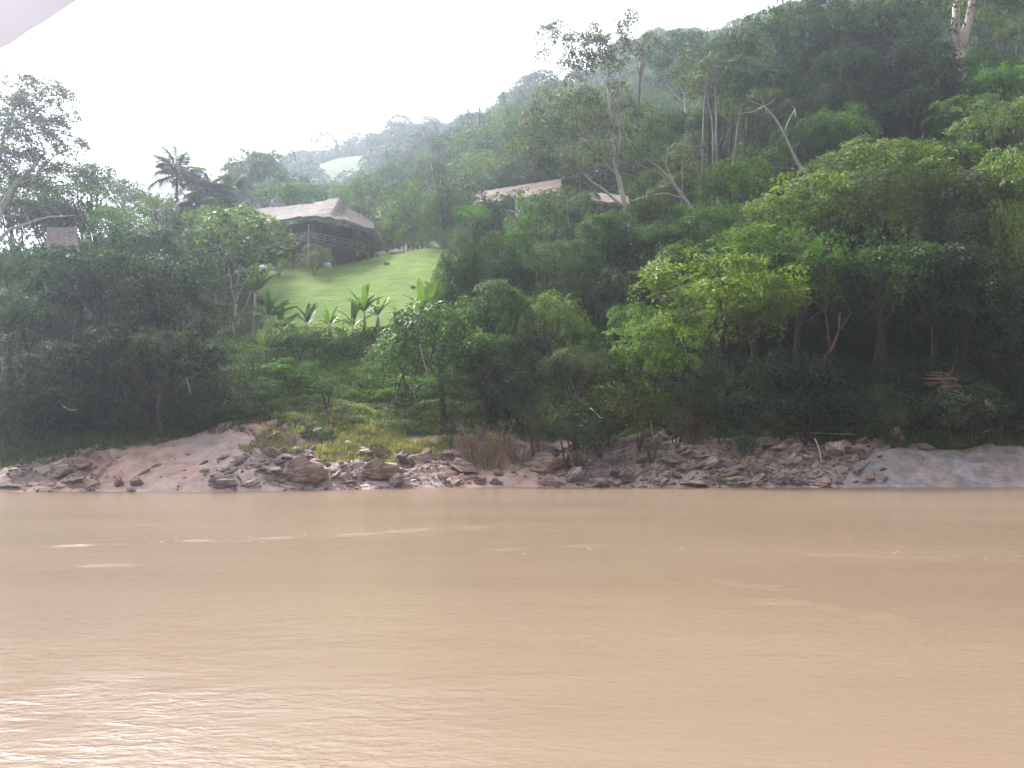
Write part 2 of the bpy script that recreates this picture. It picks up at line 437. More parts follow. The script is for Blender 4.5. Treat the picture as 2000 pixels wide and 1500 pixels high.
def ground(x, y, detail=True):
    x = np.atleast_1d(np.asarray(x, float)); y = np.atleast_1d(np.asarray(y, float))
    u = np.clip(x / np.maximum(y, 1), cU[0], cU[-1])
    wob = (fbm(x * 0.11, y * 0 + 3.3, 3) - 0.5) * 1.6
    d = y - shore(u) - wob
    Z = np.stack([np.interp(d, DS, cz) for cz in cZ])
    i = np.clip(np.searchsorted(cU, u) - 1, 0, len(cU) - 2)
    t = (u - cU[i]) / (cU[i + 1] - cU[i]); t = t * t * (3 - 2 * t)
    ar = np.arange(len(x))
    z = Z[i, ar] * (1 - t) + Z[i + 1, ar] * t
    if detail:
        far = sstep(55, 140, d)
        z = z + far * (fbm(x * 0.018, y * 0.018, 3) - 0.5) * 22 + sstep(8, 14, d) * (1 - far) * (fbm(x * 0.12, y * 0.12, 3) - 0.5) * 0.9
    return z
def gz(x, y): return float(ground(x, y)[0]) + (float(bank_disp(np.array([x]), np.array([y]))[0][0]) if y - float(shore(x / y)) < 12 else 0)

def bank_disp(x, y):
    """rock strata, ledges and sandy hollows on the bank; returns displacement, rockiness, greenness, slab mask"""
    u = x / y; px = u * F * 0.996 + 1000
    d = y - shore(u)
    on = sstep(-1.5, 0.8, d) * (1 - sstep(10, 12.5, d))
    ca, sa = math.cos(0.62), math.sin(0.62)
    s = x * ca + y * sa; t = -x * sa + y * ca
    st = fbm(s * 0.22, t * 1.5, 4)
    ridge = 1 - np.abs(st * 2 - 1) * 2.2
    ridge = np.clip(ridge, 0, 1)
    step = (fbm(s * 0.35 + 40, t * 0.9, 3) * 5)
    step = (np.floor(step) + sstep(0.6, 0.95, step - np.floor(step))) / 5
    sandy = sstep(0.44, 0.58, fbm(x * 0.13 + 5, y * 0.22 + 11, 3))
    # sandy chutes seen on the bank
    for (pc, w, k) in ((120, 70, .6), (285, 62, 1.0), (396, 24, .95), (660, 90, .3), (800, 30, .5), (985, 40, 1.0), (900, 60, .6)):
        sandy = np.maximum(sandy, k * np.exp(-((px - pc - (d - 4) * 14) / w) ** 2))
    rocky = np.clip(1 - sandy, 0, 1)
    slab = sstep(1655, 1700, px - (d - 3) * 12 + (fbm(x * 0.4, y * 0.4, 2) - 0.5) * 60) * (1 - sstep(4.6, 5.6, d + (fbm(x * 0.35, y * 0.3, 2) - 0.5) * 2))
    h = (ridge * 0.42 + (step - 0.5) * 1.3 + (fbm(x * 1.3, y * 1.3, 3) - 0.5) * 0.35) * rocky
    h = h + (fbm(x * 0.35, y * 0.35, 3) - 0.5) * 0.5 + (fbm(s * 0.18 + 7, t * 1.1, 4) - 0.5) * 0.45
    hs_ = (fbm(x * 0.25 + 3, y * 0.5, 3) - 0.5) * 1.2 + (fbm(s * 0.6, t * 2.0, 4) - 0.5) * 0.5 + (fbm(x * 1.6, y * 1.6, 3) - .5) * .16 + 0.35 * sstep(0.5, 2.5, d)
    h = h * (1 - slab) + hs_ * slab
    # where green ground cover starts on the bank, by column
    g0 = np.interp(px, [0, 150, 300, 430, 520, 600, 700, 800, 900, 1000, 1100, 1300, 1700, 2000], [3.4, 4.6, 6.2, 7.6, 7.8, 5.2, 5.0, 6.2, 6.6, 6.8, 6.5, 7.2, 5.6, 5.2])
    green = sstep(-1.2, 1.2, d - g0 + (fbm(x * 0.5, y * 0.5, 3) - 0.5) * 3.0)
    damp = 0.35 + 0.65 * sstep(0.2, 1.6, d)
    return h * on * damp, rocky, green, slab

def grid_mesh(name, us, ds, disp=False, zoff=0.0):
    Ug, Dg = np.meshgrid(us, ds)
    Y = shore(Ug) + Dg; X = Ug * Y
    x, y = X.ravel(), Y.ravel()
    z = ground(x, y)
    extra = None
    if disp:
        h, rocky, green, slab = bank_disp(x, y); z = z + h; extra = (rocky, green, slab)
    V = np.stack([x, y, z + zoff], 1)
    nu, nd = len(us), len(ds)
    idx = np.arange(nu * nd).reshape(nd, nu)
    Fq = np.stack([idx[:-1, :-1], idx[:-1, 1:], idx[1:, 1:], idx[1:, :-1]], -1).reshape(-1, 4)
    return V, Fq, extra

def sub_mesh(name, V, Fq, mask, attrs=None):
    Fs = Fq[mask]
    used, inv = np.unique(Fs.ravel(), return_inverse=True)
    me = np_mesh(name, V[used], inv.reshape(-1, 4), smooth=True)
    for k, a in (attrs or {}).items():
        at = me.attributes.new(k, 'FLOAT', 'POINT'); at.data.foreach_set('value', a[used].astype(np.float32))
    return me

# bank
us = np.concatenate([np.linspace(-1.6, -0.72, 60)[:-1], np.linspace(-0.72, 0.72, 620), np.linspace(0.72, 1.6, 60)[1:]])
ds = np.concatenate([np.linspace(-4, -0.6, 8)[:-1], np.linspace(-0.6, 12.2, 100)])
V, Fq, ex = grid_mesh('bank', us, ds, True)
sl = ex[2][Fq].mean(1) > 0.5
riverbank = mobj('riverbank', sub_mesh('riverbank', V, Fq, ~sl, {'rocky': ex[0], 'green': ex[1]}), M['bank'])
tag(riverbank, 'pink-brown sand and layered rock along the water', kind='structure')
slab_o = mobj('bedrock', sub_mesh('bedrock', V, Fq, sl), M['slab'])
tag(slab_o, 'smooth blue-grey bedrock sloping into the water at the right', kind='structure')
# hillside + lawn
us = np.concatenate([np.linspace(-1.6, -0.72, 30)[:-1], np.linspace(-0.72, 0.72, 260), np.linspace(0.72, 1.6, 30)[1:]])
ds = np.concatenate([np.linspace(11.5, 62, 110), 62 * np.exp(np.linspace(0.03, math.log(800 / 62), 60))])
V, Fq, _ = grid_mesh('hill', us, ds)
cx = V[Fq].mean(1); upx = cx[:, 0] / cx[:, 1] * F * .996 + 1000; dd = cx[:, 1] - shore(cx[:, 0] / cx[:, 1])
def lawn_mask(px, d):
    return (px > 500 + 14 * np.sin(d * .9)) & (px < 900 + (d - 20) * 0.4) & (d > 23.5 + np.sin(px * .045) * 1.2 + np.maximum(0, px - 700) * 0.02) & (d < np.interp(px, [470, 560, 650, 780, 900], [47, 53, 60, 60, 56]))
lm = lawn_mask(upx, dd)
tag(mobj('hillside', sub_mesh('hillside', V, Fq, ~lm), M['soil']), 'dark soil of the forested hillside', kind='structure')
tag(mobj('lawn', sub_mesh('lawn', V, Fq, lm), M['lawn']), 'bright green sloping lawn below the thatched house', kind='structure')

# unseen bank behind the camera, added to block low skylight and darken the hollow
xs_ = np.linspace(-420, 420, 90); ys_ = -34 - np.concatenate([[0, 3, 8], np.linspace(14, 190, 30)])
Xo, Yo = np.meshgrid(xs_, ys_); xo, yo = Xo.ravel(), Yo.ravel(); do = -34 - yo
zo = np.interp(do, [0, 3, 8, 20, 100, 190], [-1.0, 1.0, 3, 9, 46, 76]) + sstep(8, 60, do) * (fbm(xo * .02, yo * .02) - .5) * 25
def ground_back(x, y): 
    d_ = -34 - y; return np.interp(d_, [0, 3, 8, 20, 100, 190], [-1.0, 1.0, 3, 9, 46, 76]) + sstep(8, 60, d_) * (fbm(x * .02, y * .02) - .5) * 25
io = np.arange(len(xo)).reshape(len(ys_), len(xs_)); Fo = np.stack([io[:-1, :-1], io[1:, :-1], io[1:, 1:], io[:-1, 1:]], -1).reshape(-1, 4)
tag(mobj('unseen_shade_hill', np_mesh('unseen_shade_hill', np.stack([xo, yo, zo], 1), Fo, smooth=True), M['soil']), 'unseen forested hillside of the opposite bank, added to block skylight', kind='structure')
# far clearing on the hill
def patch(name, pxs, Ds, mat, off):
    uu = np.linspace(U(pxs[0]), U(pxs[1]), 24); dd_ = np.linspace(Ds[0], Ds[1], 24)
    Ug, Dg = np.meshgrid(uu, dd_)
    X = Ug * Dg; z = ground(X.ravel(), Dg.ravel()) + off
    Vp = np.stack([X.ravel(), Dg.ravel(), z], 1)
    idx = np.arange(576).reshape(24, 24)
    Fp = np.stack([idx[:-1, :-1], idx[:-1, 1:], idx[1:, 1:], idx[1:, :-1]], -1).reshape(-1, 4)
    q = Vp[Fp].mean(1)
    a = (q[:, 0] / q[:, 1] - uu.mean()) / (uu[-1] - uu[0]) * 2; b_ = (q[:, 1] - dd_.mean()) / (dd_[-1] - dd_[0]) * 2
    keep = a * a + b_ * b_ + (fbm(q[:, 0] * 0.1, q[:, 1] * 0.1) - 0.5) * 0.9 < 0.95
    me = np_mesh(name, Vp, Fp[keep], smooth=True)
    return mobj(name, me, mat)
tag(patch('hill_clearing', (580, 725), (285, 352), M['clearing'], 0.35), 'pale green clearing on the misty far hillside', kind='structure')

# ------------------------------------------------------------------ water
xs = np.concatenate([-np.geomspace(700, 42, 20), np.linspace(-40, 40, 320), np.geomspace(42, 700, 20)])
ys = np.concatenate([np.linspace(-60, 2, 20), np.linspace(2.3, 30, 240), np.linspace(30.3, 64, 90)])
Xg, Yg = np.meshgrid(xs, ys); x, y = Xg.ravel(), Yg.ravel()
near = sstep(80, 20, np.abs(x)) if False else 1.0
zz = 0.012 * (fbm(x * 0.5 + y * 0.1, y * 1.1, 3) - 0.5)
yy = np.maximum(y, 0.5); wpx = 1000 + x / yy * F; wpy = 890 + EYE * F / yy
chop = .03 + .09 * sstep(1080, 1350, wpy) * fbm(x * .35, y * .6, 3) * 1.3
chop += 0.34 * np.exp(-((wpx - 350) / 480) ** 2) * sstep(1310, 1345, wpy + (fbm(x * 1.5, y * 1.5, 2) - .5) * 60) * sstep(0.33, 0.62, fbm(x * 1.1 + 3, y * 1.6, 3) + 0.12)
chop += 0.25 * sstep(1320, 1450, wpy) * np.exp(-((wpx - 1050) / 420) ** 2) * sstep(0.4, 0.6, fbm(x * 0.9, y * 1.2 + 8, 3))
def wline(pts, w, amp, hgt):
    global zz, chop
    py = np.interp(wpx, [p[0] for p in pts], [p[1] for p in pts])
    ends = sstep(pts[0][0] - 20, pts[0][0] + 30, wpx) * (1 - sstep(pts[-1][0] - 30, pts[-1][0] + 20, wpx))
    py = py + (fbm(x * 0.7, y * 0 + 2, 3) - 0.5) * 10
    g = np.exp(-((wpy - py) / (w * .55)) ** 2) * ends * sstep(0.38, 0.66, fbm(x * 1.1 + 9, y * 0.5, 4))
    chop = chop + amp * g; zz = zz + hgt * g
for a in (([(0, 1070), (200, 1062), (450, 1052), (900, 1030), (1000, 1022)], 5, .8, .02), ([(60, 1106), (350, 1098)], 4, .6, .02),
          ([(950, 1070), (1250, 1062), (1600, 1080), (2000, 1092)], 5, .8, .025), ([(1330, 1120), (1500, 1140), (1700, 1150)], 6, .7, .03),
          ([(1400, 1166), (1560, 1168), (1720, 1195), (1800, 1240)], 6, .9, .035), ([(1560, 1215), (1640, 1230)], 5, .8, .03),
          ([(1080, 972), (1400, 974)], 3, .6, .01), ([(1500, 1275), (1640, 1268)], 5, .6, .02), ([(1040, 1310), (1260, 1300)], 7, .5, .02)):
    wline(*a)
idx = np.arange(len(x)).reshape(len(ys), len(xs))
Fw = np.stack([idx[:-1, :-1], idx[:-1, 1:], idx[1:, 1:], idx[1:, :-1]], -1).reshape(-1, 4)
me = np_mesh('river', np.stack([x, y, zz], 1), Fw, smooth=True)
at = me.attributes.new('chop', 'FLOAT', 'POINT'); at.data.foreach_set('value', np.clip(chop, 0, 1).astype(np.float32))
tag(mobj('river', me, M['water']), 'wide brown muddy river', kind='structure')
# river bed far below keeps the water from being a lone sheet
# white flecks painted in place of light glinting off the ripples
fl = []
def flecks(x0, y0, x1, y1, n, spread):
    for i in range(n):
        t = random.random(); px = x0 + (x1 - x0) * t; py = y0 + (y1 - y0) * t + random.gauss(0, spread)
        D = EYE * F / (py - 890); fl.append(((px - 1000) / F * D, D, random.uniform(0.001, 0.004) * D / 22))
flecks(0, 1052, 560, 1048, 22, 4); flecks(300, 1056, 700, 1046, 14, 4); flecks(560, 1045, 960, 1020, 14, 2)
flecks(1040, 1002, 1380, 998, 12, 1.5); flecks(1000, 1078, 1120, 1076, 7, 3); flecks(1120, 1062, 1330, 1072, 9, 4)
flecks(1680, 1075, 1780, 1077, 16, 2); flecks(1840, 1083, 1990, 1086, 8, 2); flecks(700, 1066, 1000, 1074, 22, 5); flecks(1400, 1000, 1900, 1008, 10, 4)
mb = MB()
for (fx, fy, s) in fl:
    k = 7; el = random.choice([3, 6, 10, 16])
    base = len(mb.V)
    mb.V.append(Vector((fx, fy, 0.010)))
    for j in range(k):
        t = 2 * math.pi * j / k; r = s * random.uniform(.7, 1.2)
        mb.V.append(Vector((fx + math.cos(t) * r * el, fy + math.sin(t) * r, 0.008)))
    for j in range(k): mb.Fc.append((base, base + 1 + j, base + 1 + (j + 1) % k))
tag(mobj('glint_flecks', mb.mesh('glint_flecks'), M['glint_flecks']), 'small white flecks on the river, painted glints of light', kind='stuff')

# ------------------------------------------------------------------ foliage generators
def leaf_mesh(name, pos, nrm, dirs, L, W, tint, fold=0.12):
    nrm = nrm / np.linalg.norm(nrm, axis=1, keepdims=True)
    dirs = dirs - nrm * (dirs * nrm).sum(1, keepdims=True)
    dirs = dirs / (np.linalg.norm(dirs, axis=1, keepdims=True) + 1e-9)
    side = np.cross(nrm, dirs)
    L = L[:, None]; W = W[:, None]
    a = pos; b = pos + dirs * L * 0.5 + side * W * 0.5 + nrm * L * fold
    c = pos + dirs * L; d = pos + dirs * L * 0.5 - side * W * 0.5 + nrm * L * fold
    V = np.stack([a, b, c, d], 1).reshape(-1, 3)
    n = len(pos); i = np.arange(n)[:, None] * 4
    Fc = np.concatenate([i + np.array([[0, 1, 2]]), i + np.array([[0, 2, 3]])], 0)
    return V, Fc, np.repeat(tint, 4)

def unit(v): return v / (np.linalg.norm(v, axis=-1, keepdims=True) + 1e-9)

def sprays(r, cen, nor, n_leaf, R_s, leaf, aspect=0.5, droop=0.5, jitter=0.35, t_spray=None, flat=0.15):
    """cen,nor: (k,3). returns leaf arrays"""
    k = len(cen)
    nor = unit(nor)
    tan = unit(np.cross(nor, r.normal(size=(k, 3)))); bit = np.cross(nor, tan)
    if t_spray is None: t_spray = r.random(k)
    c = np.repeat(cen, n_leaf, 0); nn = np.repeat(nor, n_leaf, 0); tt = np.repeat(tan, n_leaf, 0); bb = np.repeat(bit, n_leaf, 0)
    ts = np.repeat(t_spray, n_leaf)
    m = len(c)
    ang = r.random(m) * 2 * np.pi; rad = np.sqrt(r.random(m)) * R_s
    if np.ndim(R_s): rad = np.sqrt(r.random(m)) * np.repeat(R_s, n_leaf)
    rd = tt * np.cos(ang)[:, None] + bb * np.sin(ang)[:, None]
    p = c + rd * rad[:, None] + nn * (r.normal(size=m) * flat * np.mean(R_s))[:, None]
    p[:, 2] -= droop * rad * rad / np.mean(R_s) * 0.8
    d = rd + r.normal(size=(m, 3)) * 0.5; d[:, 2] -= droop
    n2 = nn + r.normal(size=(m, 3)) * jitter
    L = leaf * r.uniform(0.7, 1.3, m)
    tint = np.clip(ts * 0.55 + r.random(m) * 0.45, 0, 1)
    return p, n2, d, L, L * aspect, tint

def blob_surface(r, blobs, dens, zmin=-0.35, shell=(0.78, 1.06), up=0.6, gap_cut=-1.0):
    """blobs (k,6) -> spray centres and normals"""
    cs, ns, ts = [], [], []
    for b in blobs:
        c, rr = np.array(b[:3]), np.array(b[3:6])
        area = 4 * np.pi * ((rr[0] * rr[1]) ** 1.6 / 3 + (rr[0] * rr[2]) ** 1.6 / 3 + (rr[1] * rr[2]) ** 1.6 / 3) ** (1 / 1.6)
        n = max(4, int(area * dens))
        d = unit(r.normal(size=(n, 3)))
        d = d[d[:, 2] > zmin + r.normal(size=n) * 0.15]
        s = r.uniform(shell[0], shell[1], (len(d), 1))
        p = c + d * rr * s
        gap = np.sin(p[:, 0] * 1.9 + p[:, 2] * 1.3 + 1) + np.sin(p[:, 1] * 2.1 - p[:, 2] * 1.7) + np.sin(p[:, 2] * 2.6 + p[:, 0] * .8 - p[:, 1])
        kg = gap > gap_cut
        d, p = d[kg], p[kg]
        if len(p) == 0: continue
        nn = unit(d / rr * rr.mean()); nn[:, 2] += up
        keep = np.ones(len(p), bool)
        for b2 in blobs:
            if b2 is b: continue
            q = ((p - np.array(b2[:3])) / np.array(b2[3:6])) ** 2
            keep &= q.sum(1) > 0.45
        cs.append(p[keep]); ns.append(nn[keep]); ts.append(np.clip(r.normal(0.45, 0.24, keep.sum()) + r.normal() * 0.16, 0, 1))
    return np.concatenate(cs), np.concatenate(ns), np.concatenate(ts)

def make_blobs(r, n, rx, rz, size, flat=0.7, shape='dome'):
    out = []
    for i in range(n):
        for _ in range(20):
            if shape == 'dome':
                a = r.random() * 2 * np.pi; rr = math.sqrt(r.random()) * (1 - size * 0.55)
                h = math.sqrt(max(0, 1 - rr * rr)) * r.uniform(0.25, 0.85)
            elif shape == 'column':
                a = r.random() * 2 * np.pi; rr = r.random() * 0.6; h = (i + 0.5) / n * 1.7 - 0.85
            elif shape == 'layer':
                a = r.random() * 2 * np.pi; rr = math.sqrt(r.random()) * 0.8; h = r.choice([-0.45, -0.05, 0.3, 0.6]) + r.normal() * 0.05
                if rr > 0.95 - abs(h) * 0.5: continue
            else:
                a = r.random() * 2 * np.pi; rr = math.sqrt(r.random()) * 0.7; h = r.uniform(-0.6, 0.7)
            c = (math.cos(a) * rr * rx, math.sin(a) * rr * rx, h * rz)
            if all((c[0] - o[0]) ** 2 + (c[1] - o[1]) ** 2 + (c[2] - o[2]) ** 2 > (0.55 * size * rx) ** 2 for o in out): break
        s = size * rx * r.choice([0.65, 0.85, 1.0, 1.2, 1.4])
        out.append((*c, s, s, s * flat))
    for i in range(n // 2):      # shoots standing out of the crown
        a = r.random() * 2 * np.pi; el = r.uniform(-.25, 1.2); q = r.uniform(0.92, 1.18); s = size * rx * r.uniform(.3, .55)
        out.append((math.cos(a) * math.cos(el) * rx * q, math.sin(a) * math.cos(el) * rx * q, math.sin(el) * rz * q * .95, s, s, s * flat))
    return out

def crown_mesh(name, seed, rx=5.0, rz=4.0, nb=14, size=0.42, flat=0.7, shape='dome', dens=1.45, nleaf=18, Rs=0.55, leaf=0.29, aspect=0.5, droop=0.5, up=0.6, zmin=-0.5, hang=0):
    r = np.random.default_rng(seed)
    bl = make_blobs(r, nb, rx, rz, size, flat, shape)
    c, n, t = blob_surface(r, bl, dens, zmin=zmin, up=up)
    if hang:   # curtains of vine hanging from the crown's rim
        k = hang
        a = r.random(k) * 2 * np.pi
        base = np.stack([np.cos(a) * rx * r.uniform(.6, .98, k), np.sin(a) * rx * r.uniform(.6, .98, k), -rz * r.uniform(0.0, 0.3, k)], 1)
        ln = r.uniform(0.5, 1.0, k) * rz * 1.2
        cc, nn2, tt2 = [], [], []
        for i in range(k):
            m = int(ln[i] / 0.4)
            zz_ = np.linspace(0, ln[i], m)
            p = np.stack([base[i, 0] + r.normal(size=m) * 0.15, base[i, 1] + r.normal(size=m) * 0.15, base[i, 2] - zz_], 1)
            cc.append(p); o = np.array([math.cos(a[i]), math.sin(a[i]), 0.3]); nn2.append(np.repeat(o[None], m, 0)); tt2.append(np.full(m, np.clip(r.normal(.5, .2), 0, 1)))
        c = np.concatenate([c] + cc); n = np.concatenate([n] + nn2); t = np.concatenate([t] + tt2)
    V, Fc, ti = leaf_mesh(name, *sprays(r, c, n, nleaf, Rs, leaf, aspect, droop, t_spray=t))
    me = np_mesh(name, V, Fc, ti)
    return me, bl

PROTO = {}
def proto(key, **kw):
    me, bl = crown_mesh('crown_' + key, abs(hash(key)) % 1000 if False else sum(map(ord, key)), **kw)
    PROTO[key] = (me, bl, kw.get('rx', 5.0), kw.get('rz', 4.0))
proto('round_a', nb=24, size=0.30, leaf=0.33)
proto('round_b', nb=28, size=0.27, leaf=0.28, nleaf=17)
proto('round_c', nb=20, size=0.33, leaf=0.38, nleaf=14)
proto('wide_a', nb=30, size=0.27, leaf=0.31, flat=0.42, shape='layer', rz=3.0, droop=0.35)
proto('wide_b', nb=30, size=0.28, flat=0.38, shape='layer', rz=3.2, droop=0.3, leaf=0.29, nleaf=18)
proto('column', nb=16, size=0.42, flat=1.0, shape='column', rx=3.2, rz=6.5, dens=1.2, droop=0.9, zmin=-0.8, hang=30)
proto('curtain', nb=26, size=0.30, leaf=0.30, dens=1.3, hang=110, droop=0.8, rz=4.5)
proto('fine', nb=24, size=0.28, leaf=0.22, nleaf=20, Rs=0.5, aspect=0.45, dens=1.5)
proto('sparse', nb=16, size=0.27, dens=0.75, nleaf=10, leaf=0.26, shape='all', flat=0.5)
proto('big_leaf', nb=20, size=0.33, leaf=0.48, nleaf=7, Rs=0.6, aspect=0.6, dens=1.3)
proto('shrub_a', nb=12, size=0.42, rx=2.2, rz=2.0, leaf=0.17, nleaf=10, Rs=0.3, dens=4.0, shape='all', zmin=-0.9)
proto('shrub_b', nb=16, size=0.34, rx=2.2, rz=2.0, leaf=0.13, nleaf=12, Rs=0.32, dens=4.0, shape='all', zmin=-0.9, aspect=0.4)
proto('shrub_c', nb=11, size=0.44, rx=2.2, rz=2.0, leaf=0.26, nleaf=7, Rs=0.34, dens=3.4, shape='all', zmin=-0.9)

# leaf colours; blue also has the haze of distance mixed into it
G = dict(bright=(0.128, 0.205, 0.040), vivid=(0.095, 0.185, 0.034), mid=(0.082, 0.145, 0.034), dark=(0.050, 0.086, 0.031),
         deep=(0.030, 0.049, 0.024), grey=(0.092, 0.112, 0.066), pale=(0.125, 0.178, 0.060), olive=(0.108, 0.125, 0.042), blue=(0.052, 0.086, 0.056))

def trunk_mesh(r, base, cbase, blobs_w, rad, bend=0.06, limbs=True, lean=None, seg=7, nl=7):
    """base at origin; cbase = local point where the crown starts; blobs_w = list of local points to reach"""
    mb = MB()
    h = cbase.length
    pts, rads = [], []
    n = 6
    off = Vector((r.normal() * bend * h, r.normal() * bend * h, 0))
    for i in range(n + 1):
        t = i / n
        pts.append(cbase * t + off * math.sin(t * math.pi)); rads.append(rad * (1.25 if i == 0 else 1) * (1 - 0.5 * t))
    mb.tube(pts, rads, seg)
    if limbs and len(blobs_w):
        ids = r.permutation(len(blobs_w))[:nl]
        for j in ids:
            t0 = r.uniform(0.72, 1.0); a = cbase * t0 + off * math.sin(t0 * math.pi); b = Vector(blobs_w[j])
            m = a.lerp(b, 0.5) + Vector((r.normal() * .3, r.normal() * .3, r.normal() * .2 - 0.1 * (b - a).length))
            rr = rad * 0.42
            mb.tube([a, a.lerp(m, .5) + Vector((0, 0, -.05)), m, m.lerp(b, .55), b], [rr, rr * .8, rr * .6, rr * .4, rr * .18], 5, cap=False)
    return mb.mesh('trunk')

_tr = np.random.default_rng(99)
def tree(name, kind, cx_, ytop, ybot, w, D, col, label, cat='tree', group=None, bark='bark', rad=None, basepx=None, baseD=None, gloss=False, nl=7, depth=1.0):
    """crown seen from ytop to ybot (photo pixels), w wide, at depth D; trunk stands on the ground below"""
    me, bl, prx, prz = PROTO[kind]
    top = P(cx_, ytop, D); bot = P(cx_, ybot, D)
    rx = w / 2 * D / F; hz = (top.z - bot.z) / 2
    cen = Vector((top.x, D, (top.z + bot.z) / 2))
    bD = baseD or D + min(2.0, rx * 0.3); bx = (basepx if basepx is not None else cx_ + _tr.normal() * w * 0.05)
    bx = (bx - 1000) / F / .996 * bD
    base = Vector((bx, bD, gz(bx, bD) - 0.15))
    root = empty(name, base)
    tag(root, label, cat, group)
    rz_ = _tr.random() * 6.28
    s = (rx / prx * .92, rx / prx * depth * .92, hz / prz * (0.92 if kind in ('column',) else 1.0))
    cr = mobj('crown', me, M['leaf_gloss' if gloss else 'leaf'], root, cen - base, G[col] if isinstance(col, str) else col)
    jit = _tr.uniform(0.88, 1.12, 3); cr.color = (cr.color[0] * jit[0], cr.color[1] * jit[1], cr.color[2] * jit[2], 1)
    cr.scale = s; cr.rotation_euler.z = rz_
    ca, sa = math.cos(rz_), math.sin(rz_)
    bw = []
    for b in bl:
        xx, yy_, z_ = b[0] * s[0], b[1] * s[1], b[2] * s[2]
        bw.append(cen - base + Vector((xx * ca - yy_ * sa, xx * sa + yy_ * ca, z_)))
    start = cen - base - Vector((0, 0, hz * 0.45))
    if start.z < 0.5: start = Vector((start.x * 0.5, start.y * 0.5, 0.5))
    rad = rad or max(0.06, min(0.34, 0.035 * (start.z + hz)))
    mobj('trunk', trunk_mesh(_tr, base, start, bw, rad, nl=nl), M[bark], root)
    return root

# ------------------------------------------------------------------ trees : individual ones
T = tree
# left side, near the water
T('dark_tree', 'wide_a', 190, 455, 640, 300, 60, 'deep', 'broad dark layered tree in front of the small thatched hut roof')
T('dark_tree', 'wide_b', 335, 500, 690, 240, 59, 'deep', 'dark spreading tree just left of the pale forked trunk by the lawn')
T('dark_tree', 'round_b', 60, 560, 720, 240, 60, 'dark', 'dark rounded tree at the left edge below the green patch')
T('dark_tree', 'wide_a', 290, 620, 800, 280, 57, 'deep', 'dark low tree overhanging the bank above the sandy chute')
T('dark_tree', 'wide_b', 110, 660, 820, 280, 56, 'deep', 'lowest dark tree at the left, overhanging the shaded slope', baseD=60)
T('grey_leaved_tree', 'fine', 330, 640, 760, 170, 55.5, 'grey', 'grey-green feathery tree leaning out over the left bank')
T('leafy_tree', 'round_c', 20, 480, 620, 190, 66, 'mid', 'mid green tree at the left edge beneath the tall umbrella tree')
T('leafy_tree', 'round_a', 20, 590, 680, 120, 58.5, 'vivid', 'small bright green tree at the left edge among dark trees')
T('leafy_tree', 'round_b', 120, 350, 470, 250, 78, 'dark', 'dark tree mass right under the tall umbrella tree')
T('leafy_tree', 'round_a', 175, 318, 420, 140, 84, 'dark', 'dark domed tree on the skyline right of the tall umbrella tree')
T('leafy_tree', 'round_b', 245, 400, 520, 150, 74, 'mid', 'mid green tree between the umbrella tree and the yellow-green tree')
T('yellow_green_tree', 'fine', 308, 372, 480, 90, 86, 'pale', 'pale yellow-green narrow tree left of the palms')
T('yellow_green_tree', 'fine', 240, 395, 470, 40, 84, 'pale', 'tiny pale yellow-green treetop left of the palms')
T('leafy_tree', 'round_c', 300, 450, 560, 170, 70, 'blue', 'green tree below the narrow yellow-green tree')
T('leafy_tree', 'round_a', 245, 352, 420, 120, 105, 'dark', 'distant dark tree on the skyline left of the palms')
T('leafy_tree', 'round_b', 20, 330, 440, 200, 88, 'dark', 'dark tree behind the limbs of the tall umbrella tree')
T('dark_tree', 'round_a', 40, 375, 520, 230, 83, 'dark', 'dark rounded tree left of the small thatched hut')
T('dark_tree', 'round_b', 165, 395, 520, 180, 86, 'dark', 'dark tree right behind the small thatched hut')
T('leafy_tree', 'round_c', 95, 400, 500, 150, 92, 'blue', 'blue-green tree on the skyline behind the small thatched hut')
T('leafy_tree', 'round_b', 300, 375, 470, 150, 98, 'dark', 'dark tree filling the skyline between the umbrella tree and the palms')
T('leafy_tree', 'round_a', 385, 400, 500, 130, 92, 'dark', 'dark tree at the feet of the palms')
# trees behind the house
T('hazy_tree', 'round_a', 520, 292, 440, 150, 140, 'dark', 'dark round tree behind the thatched house, left of the clearing')
T('hazy_tree', 'round_b', 600, 350, 440, 110, 135, 'dark', 'dark tree directly above the thatched house ridge')
T('hazy_tree', 'round_c', 450, 335, 470, 110, 128, 'blue', 'blue-green tree right behind the palms')
T('hazy_tree', 'round_a', 560, 350, 440, 130, 122, 'mid', 'mid green tree behind the left part of the thatched roof')
T('yellow_green_tree', 'fine', 668, 356, 440, 60, 128, 'pale', 'small pale green tree above the right end of the thatched roof')
T('hazy_tree', 'round_b', 715, 340, 450, 90, 135, 'mid', 'green tree between the thatched house and the bamboo clump')
T('hazy_tree', 'round_c', 700, 400, 470, 70, 118, 'olive', 'olive tree beside the right end of the thatched roof')
T('leafy_tree', 'column', 860, 305, 470, 80, 116, 'dark', 'tall dark tree right of the bamboo clump', bark='bark_pale')
T('leafy_tree', 'round_b', 905, 340, 410, 90, 140, 'mid', 'tree behind the left end of the long thatched lodge')
T('leafy_tree', 'wide_a', 1010, 310, 400, 170, 132, 'grey', 'grey-green spreading tree above the long thatched lodge')
T('leafy_tree', 'round_b', 1120, 300, 390, 140, 136, 'mid', 'green tree above the right end of the long lodge roof')
T('leafy_tree', 'sparse', 1012, 362, 430, 60, 112, 'dark', 'small dark tree hiding the middle of the long lodge roof', bark='bark_pale')
T('leafy_tree', 'round_a', 1140, 370, 450, 70, 110, 'dark', 'small dark tree between the long lodge and the small lodge')
